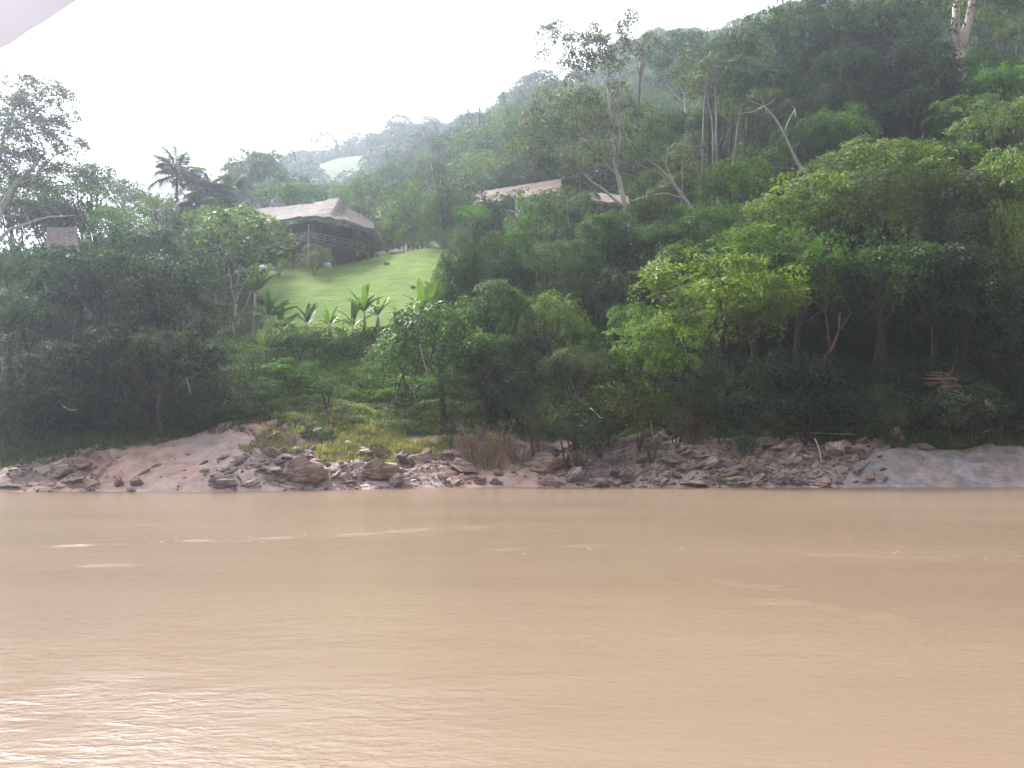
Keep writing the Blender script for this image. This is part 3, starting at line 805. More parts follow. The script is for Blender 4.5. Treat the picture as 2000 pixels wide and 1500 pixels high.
# centre slope
T('vine_covered_tree', 'column', 912, 400, 585, 95, 74, 'dark', 'vine-smothered column of a tree at the right edge of the lawn')
T('leafy_tree', 'fine', 922, 400, 450, 80, 77, 'vivid', 'light green treetop showing above the vine-smothered column')
T('vine_covered_tree', 'curtain', 985, 445, 590, 140, 78, 'dark', 'dark vine-hung tree just right of the vine-smothered column')
T('leafy_tree', 'round_b', 1050, 420, 480, 110, 96, 'mid', 'green tree below the long lodge')
T('leafy_tree', 'curtain', 1100, 470, 640, 150, 76, 'dark', 'dark vine-hung tree in the middle of the slope, left of the tall pale trunk')
T('leafy_tree', 'round_a', 1180, 410, 540, 120, 84, 'mid', 'green tree left of the tall pale trunk')
T('leafy_tree', 'curtain', 1210, 520, 680, 110, 72, 'deep', 'deep green tree at the foot of the tall pale trunk')
T('leafy_tree', 'round_b', 1310, 430, 520, 140, 80, 'mid', 'green tree right of the tall pale trunk')
T('leafy_tree', 'round_c', 1340, 480, 600, 130, 74, 'mid', 'leafy tree tucked behind the big yellow-green overhanging tree')
T('leafy_tree', 'big_leaf', 860, 590, 760, 190, 64, 'mid', 'large-leaved tree over the bank below the lawn', gloss=True)
T('leafy_tree', 'round_c', 965, 560, 730, 170, 66, 'dark', 'dark leafy tree right of the banana leaves')
T('leafy_tree', 'round_a', 935, 640, 790, 180, 62, 'dark', 'dark bushy tree behind the dry twiggy shrub', gloss=True)
T('leafy_tree', 'round_b', 1080, 565, 740, 130, 64, 'pale', 'pale green leafy tree in the middle of the bank')
T('leafy_tree', 'round_c', 1140, 640, 760, 120, 65, 'mid', 'green tree between the pale green tree and the yellow-green overhang')
T('grey_leaved_tree', 'fine', 1125, 672, 800, 150, 60, 'grey', 'grey silvery shrub-like tree above the bank, centre')
T('leafy_tree', 'round_b', 1240, 590, 700, 120, 66, 'vivid', 'vivid green tree left of the yellow-green overhang')
T('yellow_green_tree', 'wide_a', 1465, 545, 665, 190, 61.5, 'bright', 'yellow-green spray reaching right over the left mouth of the hollow', baseD=69)
T('yellow_green_tree', 'wide_b', 1390, 500, 680, 360, 63, 'bright', 'broad yellow-green tree overhanging the dark hollow', baseD=70)
T('yellow_green_tree', 'wide_b', 1290, 610, 750, 210, 60, 'bright', 'lower yellow-green tree drooping towards the bank', baseD=66)
T('yellow_green_tree', 'wide_b', 1490, 430, 560, 220, 68, 'vivid', 'vivid green layered tree in the middle of the right slope')
T('yellow_green_tree', 'wide_a', 1575, 350, 480, 260, 72, 'bright', 'bright yellow-green tree below the leaning pale trunk')
T('yellow_green_tree', 'wide_b', 1560, 465, 610, 230, 66, 'vivid', 'green layered tree over the left part of the dark hollow')
T('round_bright_tree', 'round_a', 1435, 308, 450, 150, 84, 'vivid', 'dense rounded bright green tree in front of the dark slope')
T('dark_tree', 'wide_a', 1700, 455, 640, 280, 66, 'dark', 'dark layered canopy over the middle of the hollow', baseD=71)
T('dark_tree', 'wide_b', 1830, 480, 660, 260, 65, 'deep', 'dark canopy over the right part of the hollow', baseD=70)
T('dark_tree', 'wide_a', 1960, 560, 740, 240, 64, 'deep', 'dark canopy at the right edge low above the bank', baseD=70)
T('vine_covered_tree', 'curtain', 1720, 275, 440, 260, 72, 'pale', 'pale green vine-covered crown in the upper right slope')
T('vine_covered_tree', 'curtain', 1870, 340, 520, 220, 69, 'grey', 'grey-green vine curtain hanging above the right hollow')
T('vine_covered_tree', 'curtain', 1985, 280, 540, 190, 66, 'pale', 'pale vine curtain falling down the right edge')
T('leafy_tree', 'round_b', 1960, 185, 330, 200, 80, 'pale', 'bright pale green crown at the right edge')
T('leafy_tree', 'round_c', 1810, 290, 430, 190, 76, 'mid', 'green crown between the two pale vine-covered crowns')
T('leafy_tree', 'round_a', 1640, 400, 520, 180, 74, 'olive', 'olive-brown tree between the bright tree and the dark canopy')
T('leafy_tree', 'round_b', 1780, 180, 320, 170, 96, 'dark', 'dark tree below the bare dead trunk')
T('leafy_tree', 'round_a', 1930, 100, 230, 190, 100, 'mid', 'green tree wrapping the foot of the bare dead trunk')
T('leafy_tree', 'round_b', 1980, 0, 140, 160, 120, 'dark', 'dark tree at the top right corner')
T('leafy_tree', 'round_c', 1870, 200, 300, 150, 90, 'mid', 'green tree in front of the bare dead trunk')
T('leafy_tree', 'round_b', 1640, 210, 340, 170, 92, 'mid', 'green tree left of the dark vine-covered column')
T('vine_covered_tree', 'column', 1700, 150, 360, 85, 98, 'deep', 'dark vine-covered column high on the right slope')
T('vine_covered_tree', 'column', 1520, 300, 400, 60, 88, 'deep', 'small dark vine-covered stump left of the leaning pale trunk')
T('canopy_tree', 'curtain', 1560, 45, 190, 230, 118, 'dark', 'huge dark crown at the skyline right of centre')
T('canopy_tree', 'curtain', 1700, 5, 170, 240, 116, 'dark', 'huge dark crown at the skyline, left of the bare dead trunk')
T('canopy_tree', 'wide_a', 1800, -30, 110, 200, 125, 'dark', 'dark crown touching the top of the frame left of the dead trunk')
T('canopy_tree', 'round_b', 1440, 65, 190, 160, 124, 'dark', 'dark crown on the skyline right of the tall pale tree')
T('canopy_tree', 'wide_b', 1330, 70, 165, 160, 128, 'blue', 'bluish crown on the skyline just right of the tall pale tree', bark='bark_pale')
T('canopy_tree', 'sparse', 1255, 60, 100, 60, 125, 'blue', 'small ragged crown behind the tall pale tree')
T('leafy_tree', 'round_a', 1330, 210, 320, 160, 108, 'dark', 'dark tree right of the tall pale trunk, high on the slope')
T('leafy_tree', 'round_b', 1240, 250, 360, 170, 116, 'mid', 'green tree behind the tall pale trunk')
T('leafy_tree', 'wide_a', 1130, 180, 300, 190, 120, 'mid', 'ragged green tree left of the tall pale trunk, high up')
T('leafy_tree', 'round_c', 1050, 225, 340, 150, 130, 'blue', 'bluish green tree high above the long lodge')
T('leafy_tree', 'sparse', 1010, 170, 260, 120, 150, 'blue', 'ragged tree on the skyline left of the tall pale tree')
T('leafy_tree', 'sparse', 940, 215, 300, 100, 170, 'blue', 'faint ragged tree on the misty skyline, left of centre')
T('leafy_tree', 'wide_a', 1270, 385, 440, 120, 86, 'grey', 'grey layered foliage beside the tall pale trunk')
T('leafy_tree', 'round_b', 1400, 150, 300, 130, 112, 'olive', 'olive tree among pale thin trunks below the skyline')
T('leafy_tree', 'round_b', 1560, 240, 360, 160, 94, 'mid', 'mid green tree right of the leaning pale trunk')
T('leafy_tree', 'curtain', 1400, 400, 500, 140, 78, 'mid', 'green vine-hung tree below the dense rounded tree')
T('leafy_tree', 'round_b', 1660, 290, 380, 130, 82, 'mid', 'green tree left of the pale vine-covered crown')
T('leafy_tree', 'curtain', 878, 500, 640, 80, 75, 'mid', 'small vine-hung tree leaning over the right edge of the lawn')
T('leafy_tree', 'fine', 850, 545, 640, 70, 73, 'vivid', 'feathery light green sapling at the lower right corner of the lawn')
T('leafy_tree', 'sparse', 1195, 392, 440, 80, 104, 'grey', 'ragged small tree half hiding the small lodge')
T('canopy_tree', 'round_a', 1510, 30, 190, 190, 104, 'dark', 'large dark crown on the skyline above the leaning pale trunk', bark='bark')
T('canopy_tree', 'wide_a', 1620, -15, 140, 250, 106, 'dark', 'large dark spreading crown at the top of the frame where the skyline leaves it')
T('canopy_tree', 'round_b', 1745, -40, 120, 220, 103, 'dark', 'broad dark crown cut by the top edge, left of the bare dead trunk')
T('canopy_tree', 'round_c', 1960, -60, 120, 200, 104, 'mid', 'green crown cut by the top edge right of the bare dead trunk')
T('canopy_tree', 'curtain', 1640, 110, 260, 180, 100, 'dark', 'dark hanging crown beneath the large skyline crowns')
T('canopy_tree', 'curtain', 1780, 90, 240, 190, 99, 'deep', 'very dark hanging crown left of the foot of the bare dead trunk')
T('canopy_tree', 'wide_b', 1385, 78, 190, 170, 108, 'dark', 'dark crown over the three slender pale trunks')
T('leafy_tree', 'round_b', 1885, 145, 235, 140, 98, 'mid', 'mid green crown hiding the foot of the bare dead trunk')
T('leafy_tree', 'round_a', 1960, 130, 260, 150, 92, 'vivid', 'vivid green crown at the right edge below the top corner')
T('leafy_tree', 'round_c', 1460, 130, 260, 150, 100, 'dark', 'dark crown left of the leaning pale trunk')
T('leafy_tree', 'round_a', 2110, 330, 560, 210, 72, 'mid', 'green tree just beyond the right edge, above the vine curtain')
T('dark_tree', 'wide_a', 2130, 520, 740, 240, 67, 'dark', 'dark canopy just beyond the right edge, low over the bank')
T('leafy_tree', 'curtain', 2120, 150, 360, 230, 86, 'dark', 'dark vine-hung tree just beyond the right edge, high up')
# trees deep in the hollow
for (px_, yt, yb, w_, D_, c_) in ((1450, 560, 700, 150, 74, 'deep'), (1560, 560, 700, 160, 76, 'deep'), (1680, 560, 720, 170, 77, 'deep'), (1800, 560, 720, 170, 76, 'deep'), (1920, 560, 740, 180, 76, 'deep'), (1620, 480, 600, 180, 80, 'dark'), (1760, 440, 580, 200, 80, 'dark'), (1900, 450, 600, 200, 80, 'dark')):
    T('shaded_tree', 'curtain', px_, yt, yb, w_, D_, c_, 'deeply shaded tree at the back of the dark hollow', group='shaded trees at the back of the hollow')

# ------------------------------------------------------------------ hero plants drawn limb by limb
def hitD(px, py, d0=46.0, d1=320.0, n=500):
    Ds = np.linspace(d0, d1, n)
    p = P(px, py, 1.0); dx = p.x; dz = p.z - EYE
    g = ground(dx * Ds, Ds)
    i = np.argmax(g >= EYE + dz * Ds)
    return float(Ds[i]) if (g >= EYE + dz * Ds).any() else d1

_hr = np.random.default_rng(5)
def hero(name, label, cat, D, base, tubes, blobs, col, bark='bark_pale', leaf=0.26, aspect=0.5, nleaf=12, dens=1.0, Rs=0.55, droop=0.5, flat=0.6, up=0.6, zmin=-0.4, spread=2.0, group=None, gloss=False, seg=8, crown_name='crown', brs=1.0):
    """base (px, D) on the ground; tubes [( [(px,py[,dD])...], r0, r1 )...]; blobs [(px,py,rpx)...]"""
    bx = (base[0] - 1000) / F / .996 * base[1]
    b = Vector((bx, base[1], gz(bx, base[1]) - 0.2))
    root = empty(name, b); tag(root, label, cat, group)
    mb = MB()
    for i, (pts, r0, r1) in enumerate(tubes):
        w = [P(p[0], p[1], D + (p[2] if len(p) > 2 else 0)) - b for p in pts]
        if i == 0: w = [Vector((0, 0, 0))] + w
        fine = []
        for k in range(len(w) - 1):
            fine += [w[k].lerp(w[k + 1], t) + Vector(_hr.normal(size=3)) * (0.0 if (k == 0 and t == 0) else 0.03 * (w[k + 1] - w[k]).length * .6) for t in (0, 0.5)]
        fine.append(w[-1])
        n = len(fine)
        mb.tube(fine, [r0 + (r1 - r0) * j / (n - 1) for j in range(n)], seg)
    if blobs:
        bl = []
        for q in blobs:
            dD = q[3] if len(q) > 3 else _hr.normal() * spread * 0.5
            c = P(q[0], q[1], D + dD) - b; rr = q[2] * brs * D / F
            bl.append((c.x, c.y, c.z, rr, rr, rr * flat))
        # twigs reach every clump from the nearest limb end
        ends = [P(t[0][-1][0], t[0][-1][1], D) - b for t in tubes]
        for q in bl:
            c = Vector(q[:3]); e = min(ends, key=lambda v: (v - c).length)
            if (e - c).length > 0.4:
                m = e.lerp(c, .5) + Vector(_hr.normal(size=3)) * 0.2
                mb.tube([e, m, c], [0.07, 0.045, 0.02], 5, cap=False)
        c, n, t = blob_surface(_hr, bl, dens, zmin=zmin, up=up)
        V, Fc, ti = leaf_mesh('crown', *sprays(_hr, c, n, nleaf, Rs, leaf, aspect, droop, t_spray=t))
        mobj(crown_name, np_mesh('crown_' + name, V, Fc, ti), M['leaf_gloss' if gloss else 'leaf'], root, color=G[col] if isinstance(col, str) else col)
    mobj('trunk', mb.mesh('trunk'), M[bark], root)
    return root

hero('tall_pale_tree', 'tallest tree, with a slender pale trunk and a ragged airy crown against the white sky', 'tree', 90, (1254, 90),
     [([(1240, 500), (1228, 420), (1212, 360), (1203, 330), (1197, 260), (1191, 200), (1186, 130)], .42, .10),
      ([(1226, 408), (1180, 372), (1132, 332), (1112, 300), (1090, 285)], .17, .06), ([(1132, 332), (1118, 322), (1092, 318)], .08, .04),
      ([(1207, 345), (1170, 300), (1128, 262), (1112, 245)], .13, .05), ([(1205, 335), (1212, 270), (1204, 225)], .12, .05),
      ([(1197, 262), (1168, 205), (1140, 160), (1108, 120)], .12, .05), ([(1192, 205), (1215, 150), (1240, 120), (1268, 82)], .11, .04),
      ([(1190, 180), (1172, 130), (1150, 75)], .09, .03), ([(1188, 150), (1205, 100), (1226, 50)], .09, .03),
      ([(1150, 220), (1110, 215), (1065, 200)], .07, .03)],
     [(1068, 68, 22), (1095, 60, 26), (1062, 108, 17), (1128, 88, 30), (1110, 122, 20), (1155, 62, 22), (1165, 98, 32), (1200, 82, 26), (1222, 44, 22), (1230, 30, 14), (1232, 92, 24), (1176, 122, 26), (1140, 125, 22), (1270, 80, 18), (1255, 100, 14), (1210, 118, 20),
      (1060, 190, 24), (1100, 205, 26), (1145, 185, 24), (1040, 225, 22), (1080, 245, 30), (1130, 240, 28), (1170, 250, 30), (1225, 215, 30), (1250, 245, 26), (1050, 290, 30), (1095, 290, 32), (1140, 300, 32), (1185, 300, 28), (1240, 300, 28), (1075, 165, 20), (1120, 165, 24), (1205, 180, 26), (1160, 215, 26), (1265, 215, 24), (1030, 255, 24), (1010, 285, 22), (1065, 320, 26), (1115, 330, 24), (1270, 270, 24), (1210, 260, 28)],
     (0.11, 0.125, 0.085), dens=2.3, nleaf=12, leaf=0.36, flat=0.85, spread=3)
hero('umbrella_tree', 'tall umbrella-crowned tree at the left edge with layered hazy foliage and pale limbs', 'tree', 72, (-60, 75),
     [([(-30, 560), (-15, 480), (0, 408), (28, 362), (60, 330), (88, 300)], .5, .1),
      ([(-15, 480), (20, 448), (52, 436), (95, 424), (145, 420)], .2, .05), ([(0, 408), (-8, 330), (10, 260), (30, 205)], .25, .07),
      ([(28, 362), (70, 345), (110, 300)], .12, .04), ([(10, 260), (60, 225), (100, 195)], .12, .04), ([(35, 470), (60, 440), (48, 415)], .09, .03), ([(-5, 300), (-30, 250)], .12, .05)],
     [(5, 185, 32), (45, 168, 34), (85, 172, 34), (118, 190, 26), (20, 215, 38), (70, 215, 40), (118, 222, 28), (10, 250, 36), (60, 252, 34), (100, 250, 28),
      (20, 284, 40), (75, 280, 42), (125, 280, 32), (150, 286, 16), (30, 318, 34), (75, 318, 32), (-30, 200, 40), (-30, 270, 40), (-20, 330, 36), (110, 330, 26)],
     (0.10, 0.115, 0.08), flat=0.55, leaf=0.27, nleaf=22, dens=2.6, brs=1.3, Rs=0.5, droop=0.25, aspect=0.45)
hero('cecropia_tree', 'umbrella-shaped tree with big pale leaves and a forked pale trunk before the thatched house', 'tree', 77, (455, 77),
     [([(453, 660), (458, 625), (461, 595)], .17, .12), ([(461, 600), (452, 560), (446, 515), (430, 480)], .09, .05), ([(461, 592), (472, 560), (492, 530), (520, 490)], .09, .05), ([(461, 592), (466, 545), (470, 480)], .08, .05), ([(458, 625), (480, 600), (490, 570)], .05, .03)],
     [(425, 435, 34), (470, 425, 36), (515, 440, 34), (548, 470, 26), (390, 465, 32), (440, 470, 40), (490, 470, 40), (535, 495, 28), (405, 500, 28), (460, 505, 30), (565, 500, 18), (372, 490, 20), (505, 500, 26)],
     (0.12, 0.17, 0.07), leaf=0.5, aspect=0.55, nleaf=9, Rs=0.6, dens=1.6, gloss=True, flat=0.7, zmin=-0.35)
hero('leaning_tree', 'tree with a long pale trunk leaning up to the left, right of centre', 'tree', 92, (1600, 92),
     [([(1584, 352), (1562, 322), (1545, 290), (1530, 258), (1510, 225), (1493, 208)], .24, .08), ([(1532, 262), (1540, 235), (1552, 215)], .1, .05), ([(1545, 290), (1560, 280), (1565, 262)], .05, .03)],
     [(1485, 185, 26), (1455, 195, 24), (1515, 190, 26), (1545, 205, 24), (1440, 222, 20), (1475, 222, 24), (1555, 228, 20), (1510, 222, 20)], 'olive', nleaf=10, leaf=.22, dens=1.1)
hero('leaning_tree', 'grey feathery tree leaning left beside the tall pale trunk', 'tree', 90, (1372, 90),
     [([(1362, 420), (1338, 388), (1312, 350), (1285, 325), (1262, 308)], .28, .08), ([(1338, 388), (1305, 378), (1262, 382)], .1, .05), ([(1312, 350), (1300, 320), (1305, 290)], .09, .04), ([(1325, 370), (1290, 340), (1250, 322)], .1, .04)],
     [(1262, 300, 26), (1240, 312, 20), (1290, 285, 26), (1320, 275, 24), (1318, 300, 22), (1285, 315, 22), (1248, 385, 24), (1225, 395, 20), (1275, 392, 20), (1345, 285, 18)], 'grey', nleaf=12, leaf=.2, dens=1.2, flat=.5, aspect=.35)
hero('bamboo_clump', 'feathery light green bamboo clump between the thatched house and the long lodge', 'bamboo', 110, (795, 110),
     [([(795, 470), (792, 420), (788, 365)], .06, .03)] + [([(795 + a, 498), (795 + a * 1.6, 430), (795 + a * 2.4, 380 + abs(a))], .05, .02) for a in (-18, -12, -7, 6, 12, 19)] + [([(770 + a * 9, 492), (770 + a * 9, 470)], .09, .07) for a in range(7)],
     [(820, 365, 22), (795, 372, 24), (765, 372, 16), (750, 385, 16), (775, 392, 28), (815, 392, 28), (838, 385, 18), (760, 415, 24), (795, 420, 32), (830, 420, 24), (770, 445, 26), (808, 450, 30), (838, 450, 18), (790, 468, 20), (822, 470, 18), (748, 400, 14), (755, 440, 16)],
     (0.105, 0.165, 0.035), bark='bark', leaf=0.42, aspect=0.14, nleaf=16, dens=1.25, Rs=0.6, droop=1.1, flat=0.85)
hero('forked_tree', 'reddish forked trunk rising out of the dark hollow', 'tree', 64.5, (1590, 65),
     [([(1608, 705), (1628, 675), (1638, 645), (1640, 612)], .17, .07), ([(1636, 650), (1650, 630), (1662, 612)], .07, .04), ([(1620, 690), (1618, 650), (1612, 610), (1590, 585)], .08, .04), ([(1613, 615), (1616, 585)], .04, .03)],
     [(1650, 590, 20), (1590, 575, 22), (1620, 570, 20)], 'dark', bark='bark_red', nleaf=8)
hero('forked_tree', 'pale Y-forked trunk under the right-hand vine curtains', 'tree', 66, (1866, 66.5),
     [([(1868, 640), (1870, 560), (1869, 512)], .13, .09), ([(1869, 512), (1858, 470), (1855, 450)], .07, .04), ([(1869, 510), (1885, 480), (1902, 448)], .07, .04)],
     [(1850, 440, 20), (1905, 435, 22)], 'dark', bark='bark', nleaf=9)
hero('forked_tree', 'thin crooked trunk left of the pale Y-fork in the hollow', 'tree', 65, (1822, 66),
     [([(1818, 640), (1795, 585), (1775, 550), (1752, 522)], .1, .05), ([(1795, 585), (1800, 540), (1818, 500), (1830, 470)], .06, .03)],
     [(1750, 510, 22), (1772, 500, 20)], 'blue', bark='bark', nleaf=9)
# bare giant
hero('bare_dead_tree', 'thick bare pinkish dead trunk forking at the top right of the frame', 'tree', 104, (1884, 108),
     [([(1880, 135), (1877, 105), (1870, 72), (1866, 45), (1868, 15), (1878, -25), (1884, -70)], .66, .42), ([(1876, 95), (1884, 66), (1892, 40), (1898, 10), (1903, -20), (1912, -60)], .62, .36), ([(1871, 85), (1869, 55)], .6, .4), ([(1902, -5), (1918, 8), (1926, 14)], .07, .03)],
     None, 'mid', bark='deadwood', seg=12)
for (pts, r, lab, blob) in (
    ([(1372, 268), (1375, 205), (1382, 142)], .16, 'left one of three slender pale trunks below the skyline crowns', (1385, 135, 22)),
    ([(1393, 268), (1385, 205), (1376, 165)], .14, 'middle one of three slender pale trunks, leaning left', (1372, 158, 20)),
    ([(1399, 268), (1397, 190), (1395, 130)], .16, 'right one of three slender pale trunks below the skyline crowns', (1398, 122, 22)),
    ([(1432, 306), (1440, 255), (1450, 205)], .16, 'pale curved trunk above the dense rounded bright tree', (1452, 195, 24)),
    ([(1333, 386), (1333, 330), (1332, 310)], .13, 'thin pale stem behind the leaning grey feathery tree', (1332, 300, 20)),
    ([(1368, 366), (1360, 325), (1348, 292)], .14, 'thin dark-pale stem between the feathery tree and the rounded bright tree', (1345, 282, 22)),
    ([(1669, 292), (1666, 255), (1664, 235)], .2, 'straight pale trunk beside the dark vine-covered column', (1664, 225, 18)),
    ([(1806, 192), (1805, 160), (1798, 140), (1790, 125)], .18, 'short white crooked trunk left of the bare dead trunk', None),
    ([(1988, 180), (1987, 130), (1984, 75)], .17, 'thin pale trunk at the top right edge', (1985, 60, 24)),
    ([(1642, 205), (1643, 170), (1640, 130)], .16, 'pale fork-topped trunk under the huge skyline crown', (1640, 120, 20)),
    ([(1115, 470), (1110, 430), (1108, 395)], .13, 'thin brown trunk in front of the white lodge wall', (1106, 385, 20)),
    ([(1140, 480), (1138, 440), (1137, 410)], .11, 'thin dark trunk right of the white lodge wall', (1137, 400, 18)),
    ([(540, 400), (542, 380), (541, 350)], .13, 'thin pale trunk standing against the dark trees behind the house', None)):
    D_ = 100 if pts[0][1] < 390 else 92
    if pts[0][0] == 540: D_ = 119
    hero('slender_tree', lab, 'tree', D_, (pts[0][0], D_ + 0.3), [(pts, r, r * .45)], [blob] + [(blob[0] + dx, blob[1] + dy, blob[2] * .8) for dx, dy in ((-22, 6), (20, 9), (2, -14))] if blob else None, 'grey' if blob and blob[0] % 2 else 'olive', bark='bark_mid', nleaf=14, dens=1.7, leaf=.32)

# palms
def frond_mesh(name, L, seed, nl=42, droop=0.9, lw=0.065, ll=1.1):
    r = np.random.default_rng(seed); mb = MB()
    pts = []
    for i in range(9):
        t = i / 8
        pts.append(Vector((L * t * (1 - 0.18 * t * t), 0, L * (0.55 * t - droop * t * t))))
    mb.tube(pts, [0.05 * (1 - .85 * i / 8) for i in range(9)], 4, cap=False)
    for i in range(nl):
        t = 0.12 + 0.88 * i / nl; k = t * 8; a = int(min(k, 7)); p = pts[a].lerp(pts[a + 1], k - a)
        d = (pts[a + 1] - pts[a]).normalized()
        for s in (-1, 1):
            l = ll * math.sin(math.pi * (0.15 + 0.8 * t)) * r.uniform(.85, 1.1)
            side = Vector((0, s, 0)); v = (d * 0.55 + side * 0.8 + Vector((0, 0, -0.45 + r.normal() * .12))).normalized() * l
            w = d * lw
            mb.poly([p - w * .5, p + w * .5, p + v * .6 + w * .45 + Vector((0, 0, -.03)), p + v + Vector((0, 0, -.25 * l)), p + v * .6 - w * .45])
    me = mb.mesh(name, False)
    at = me.attributes.new('tint', 'FLOAT', 'POINT'); at.data.foreach_set('value', (r.random(len(me.vertices)) * .5 + .2).astype(np.float32))
    return me
FR = [frond_mesh('palm_frond', 4.2, s, droop=d) for s, d in ((1, .75), (2, 1.0), (3, 0.55))]
def palm(px, pytop, D, nf, sc, label):
    c = P(px, pytop, D); bx = c.x; by = D + 0.5
    b = Vector((bx, by, gz(bx, by) - .2)); root = empty('palm_tree', b); tag(root, label, 'palm tree', 'palms left of the thatched house')
    top = c - b
    mb = MB(); mb.tube([Vector((0, 0, 0)), top * .5 + Vector((.2, 0, 0)), top], [.24, .17, .14], 8); mobj('trunk', mb.mesh('trunk'), M['bark'], root)
    for i in range(nf):
        f = mobj('frond', FR[i % 3], M['leaf_gloss'], root, top, G['grey'])
        f.rotation_euler = (0, R(random.uniform(-58, 28)), i * 2.4 + random.uniform(-.2, .2)); f.scale = (sc,) * 3
palm(345, 345, 94, 26, 1.12, 'tallest palm, its fronds against the white sky left of the house')
palm(412, 378, 96, 26, 1.15, 'palm to the right of the tallest palm')
palm(385, 405, 90, 20, 0.9, 'low palm in front of the two taller palms')
palm(455, 372, 104, 16, 0.85, 'rightmost palm, half hidden by the dark round trees')

# bananas and heliconias
def paddle_mesh(name, L, W, bend, seed):
    r = np.random.default_rng(seed); V = []; Fc = []
    n = 9
    for i in range(n):
        t = i / (n - 1); w = W * (math.sin(math.pi * min(1, (t * 0.92 + 0.04))) ** 0.55) * (1 if t < .98 else .2)
        if t < 0.16: w = 0.03
        x = L * (t - 0.12 * bend * t * t); z = L * (0.12 * t - bend * 0.5 * t * t)
        rag = r.uniform(.86, 1.05, 2)
        V += [(x, -w / 2 * rag[0], z + w * .14), (x, 0, z), (x, w / 2 * rag[1], z + w * .14)]
    for i in range(n - 1):
        a = i * 3; Fc += [(a, a + 3, a + 4, a + 1), (a + 1, a + 4, a + 5, a + 2)]
    me = py_mesh(name, V, Fc)
    at = me.attributes.new('tint', 'FLOAT', 'POINT'); at.data.foreach_set('value', (r.random(len(V)) * .2 + .5).astype(np.float32))
    return me
PAD = [paddle_mesh('banana_leaf', 2.3, 0.40, .6, 1), paddle_mesh('banana_leaf', 2.0, .38, 1.2, 2), paddle_mesh('banana_leaf', 2.5, .42, .3, 3)]
def banana(px, pytop, D, n, col, label, sc=1.0, up=0.0, pybot=None):
    top = P(px, pytop, D); bx, by = top.x, D
    g = gz(bx, by) - .1; H = max(1.4, top.z - g)
    b = Vector((bx, by, g)); root = empty('banana_plant', b); tag(root, label, 'banana plant', 'banana plants below the lawn')
    sc = min(1.25, 0.30 * H) * (1 + (sc - 1) * .3); hs_ = max(H * .16, H - 2.2 * sc)
    mb = MB(); mb.tube([Vector((0, 0, 0)), Vector((.05, 0, hs_ * .6)), Vector((0, 0, hs_))], [.2, .17, .1], 7); mobj('stem', mb.mesh('stem'), M['rail'], root)
    for i in range(n + 6):
        jc = random.uniform(.5, .95); f = mobj('leaf', PAD[i % 3], M['leaf_gloss'], root, (0, 0, hs_ - .1), (G[col][0] * jc * (1.35 if i == n + 5 else 1), G[col][1] * jc, G[col][2] * jc))
        f.rotation_euler = (random.uniform(-.3, .3), -R(random.uniform(22, 82) + up), i * 2.4 + random.uniform(-.3, .3)); s = sc * random.uniform(.8, 1.12); f.scale = (s, s, s)
banana(712, 553, 77, 9, 'bright', 'bright banana plant with upright fan of leaves at the lower lawn edge', 1.25, 10)
banana(738, 572, 79, 6, 'vivid', 'banana plant just right of the upright fan one')
banana(690, 585, 76, 6, 'bright', 'pale banana plant just left of the upright fan one')
banana(645, 592, 77, 6, 'vivid', 'banana plant among stakes at the lower lawn edge')
banana(600, 588, 76, 7, 'mid', 'dark tufted banana plant at the lower left of the lawn', .8)
banana(550, 584, 74, 8, 'bright', 'splayed banana plant at the left corner of the lawn', 1.1)
banana(500, 508, 73, 7, 'mid', 'tall banana plant in front of the pale forked trunk', 1.4, 8)
banana(525, 560, 72, 7, 'vivid', 'low banana plant right of the pale forked trunk', 1.1)
banana(516, 625, 68, 6, 'pale', 'pale banana plant below the left corner of the lawn', 1.0)
banana(826, 550, 71, 5, 'bright', 'banana plant with huge glossy upright leaves at the right of the lawn', 1.6, 12)
banana(856, 588, 70, 6, 'vivid', 'banana plant right of the huge-leaved one', 1.4)
banana(885, 610, 69, 5, 'pale', 'banana plant against the dark trees right of the lawn', 1.1)

# shrubs: individuals along the top of the bank and round the house
def shrub(kind, cx_, ytop, ybot, w, D, col, label, group=None, name='shrub', gloss=False):
    me, bl, prx, prz = PROTO[kind]
    top = P(cx_, ytop, D); bot = P(cx_, ybot, D); hz = (top.z - bot.z) / 2; rx = w / 2 * D / F
    g = gz(top.x, D)
    b = Vector((top.x, D, g - .1)); cz = (top.z + bot.z) / 2
    root = empty(name, b); tag(root, label, 'shrub', group)
    cr = mobj('foliage', me, M['leaf_gloss' if gloss else 'leaf'], root, (0, 0, cz - b.z), G[col] if isinstance(col, str) else col)
    cr.scale = (rx / prx, rx / prx, hz / prz); cr.rotation_euler.z = random.random() * 6.28
    j = _tr.uniform(.85, 1.15); cr.color = (cr.color[0] * j, cr.color[1] * j, cr.color[2] * j, 1)
    mb = MB()
    for k in range(5):
        a = random.random() * 6.28; e = Vector((math.cos(a) * rx * .6, math.sin(a) * rx * .6, cz - b.z + random.uniform(-.2, .5) * hz))
        mb.tube([Vector((0, 0, 0)), e * .5 + Vector((0, 0, .2)), e], [.05, .035, .015], 5, cap=False)
    mobj('stem', mb.mesh('stem'), M['bark'], root)
S = shrub
S('shrub_b', 1105, 755, 882, 160, 58.5, 'grey', 'grey-green bush spilling over the bank, right of the dry twiggy shrub', gloss=True)
S('shrub_a', 1170, 740, 868, 150, 60, 'olive', 'olive green bush above the reddish bank, centre')
S('shrub_c', 1130, 800, 886, 100, 58, 'blue', 'blue-green bush hanging lowest over the bank, centre', gloss=True)
S('shrub_a', 1245, 725, 848, 140, 61, 'olive', 'olive bush right of the centre bank bushes')
S('shrub_b', 1320, 735, 848, 135, 61, 'grey', 'grey-green bush under the yellow-green overhang')
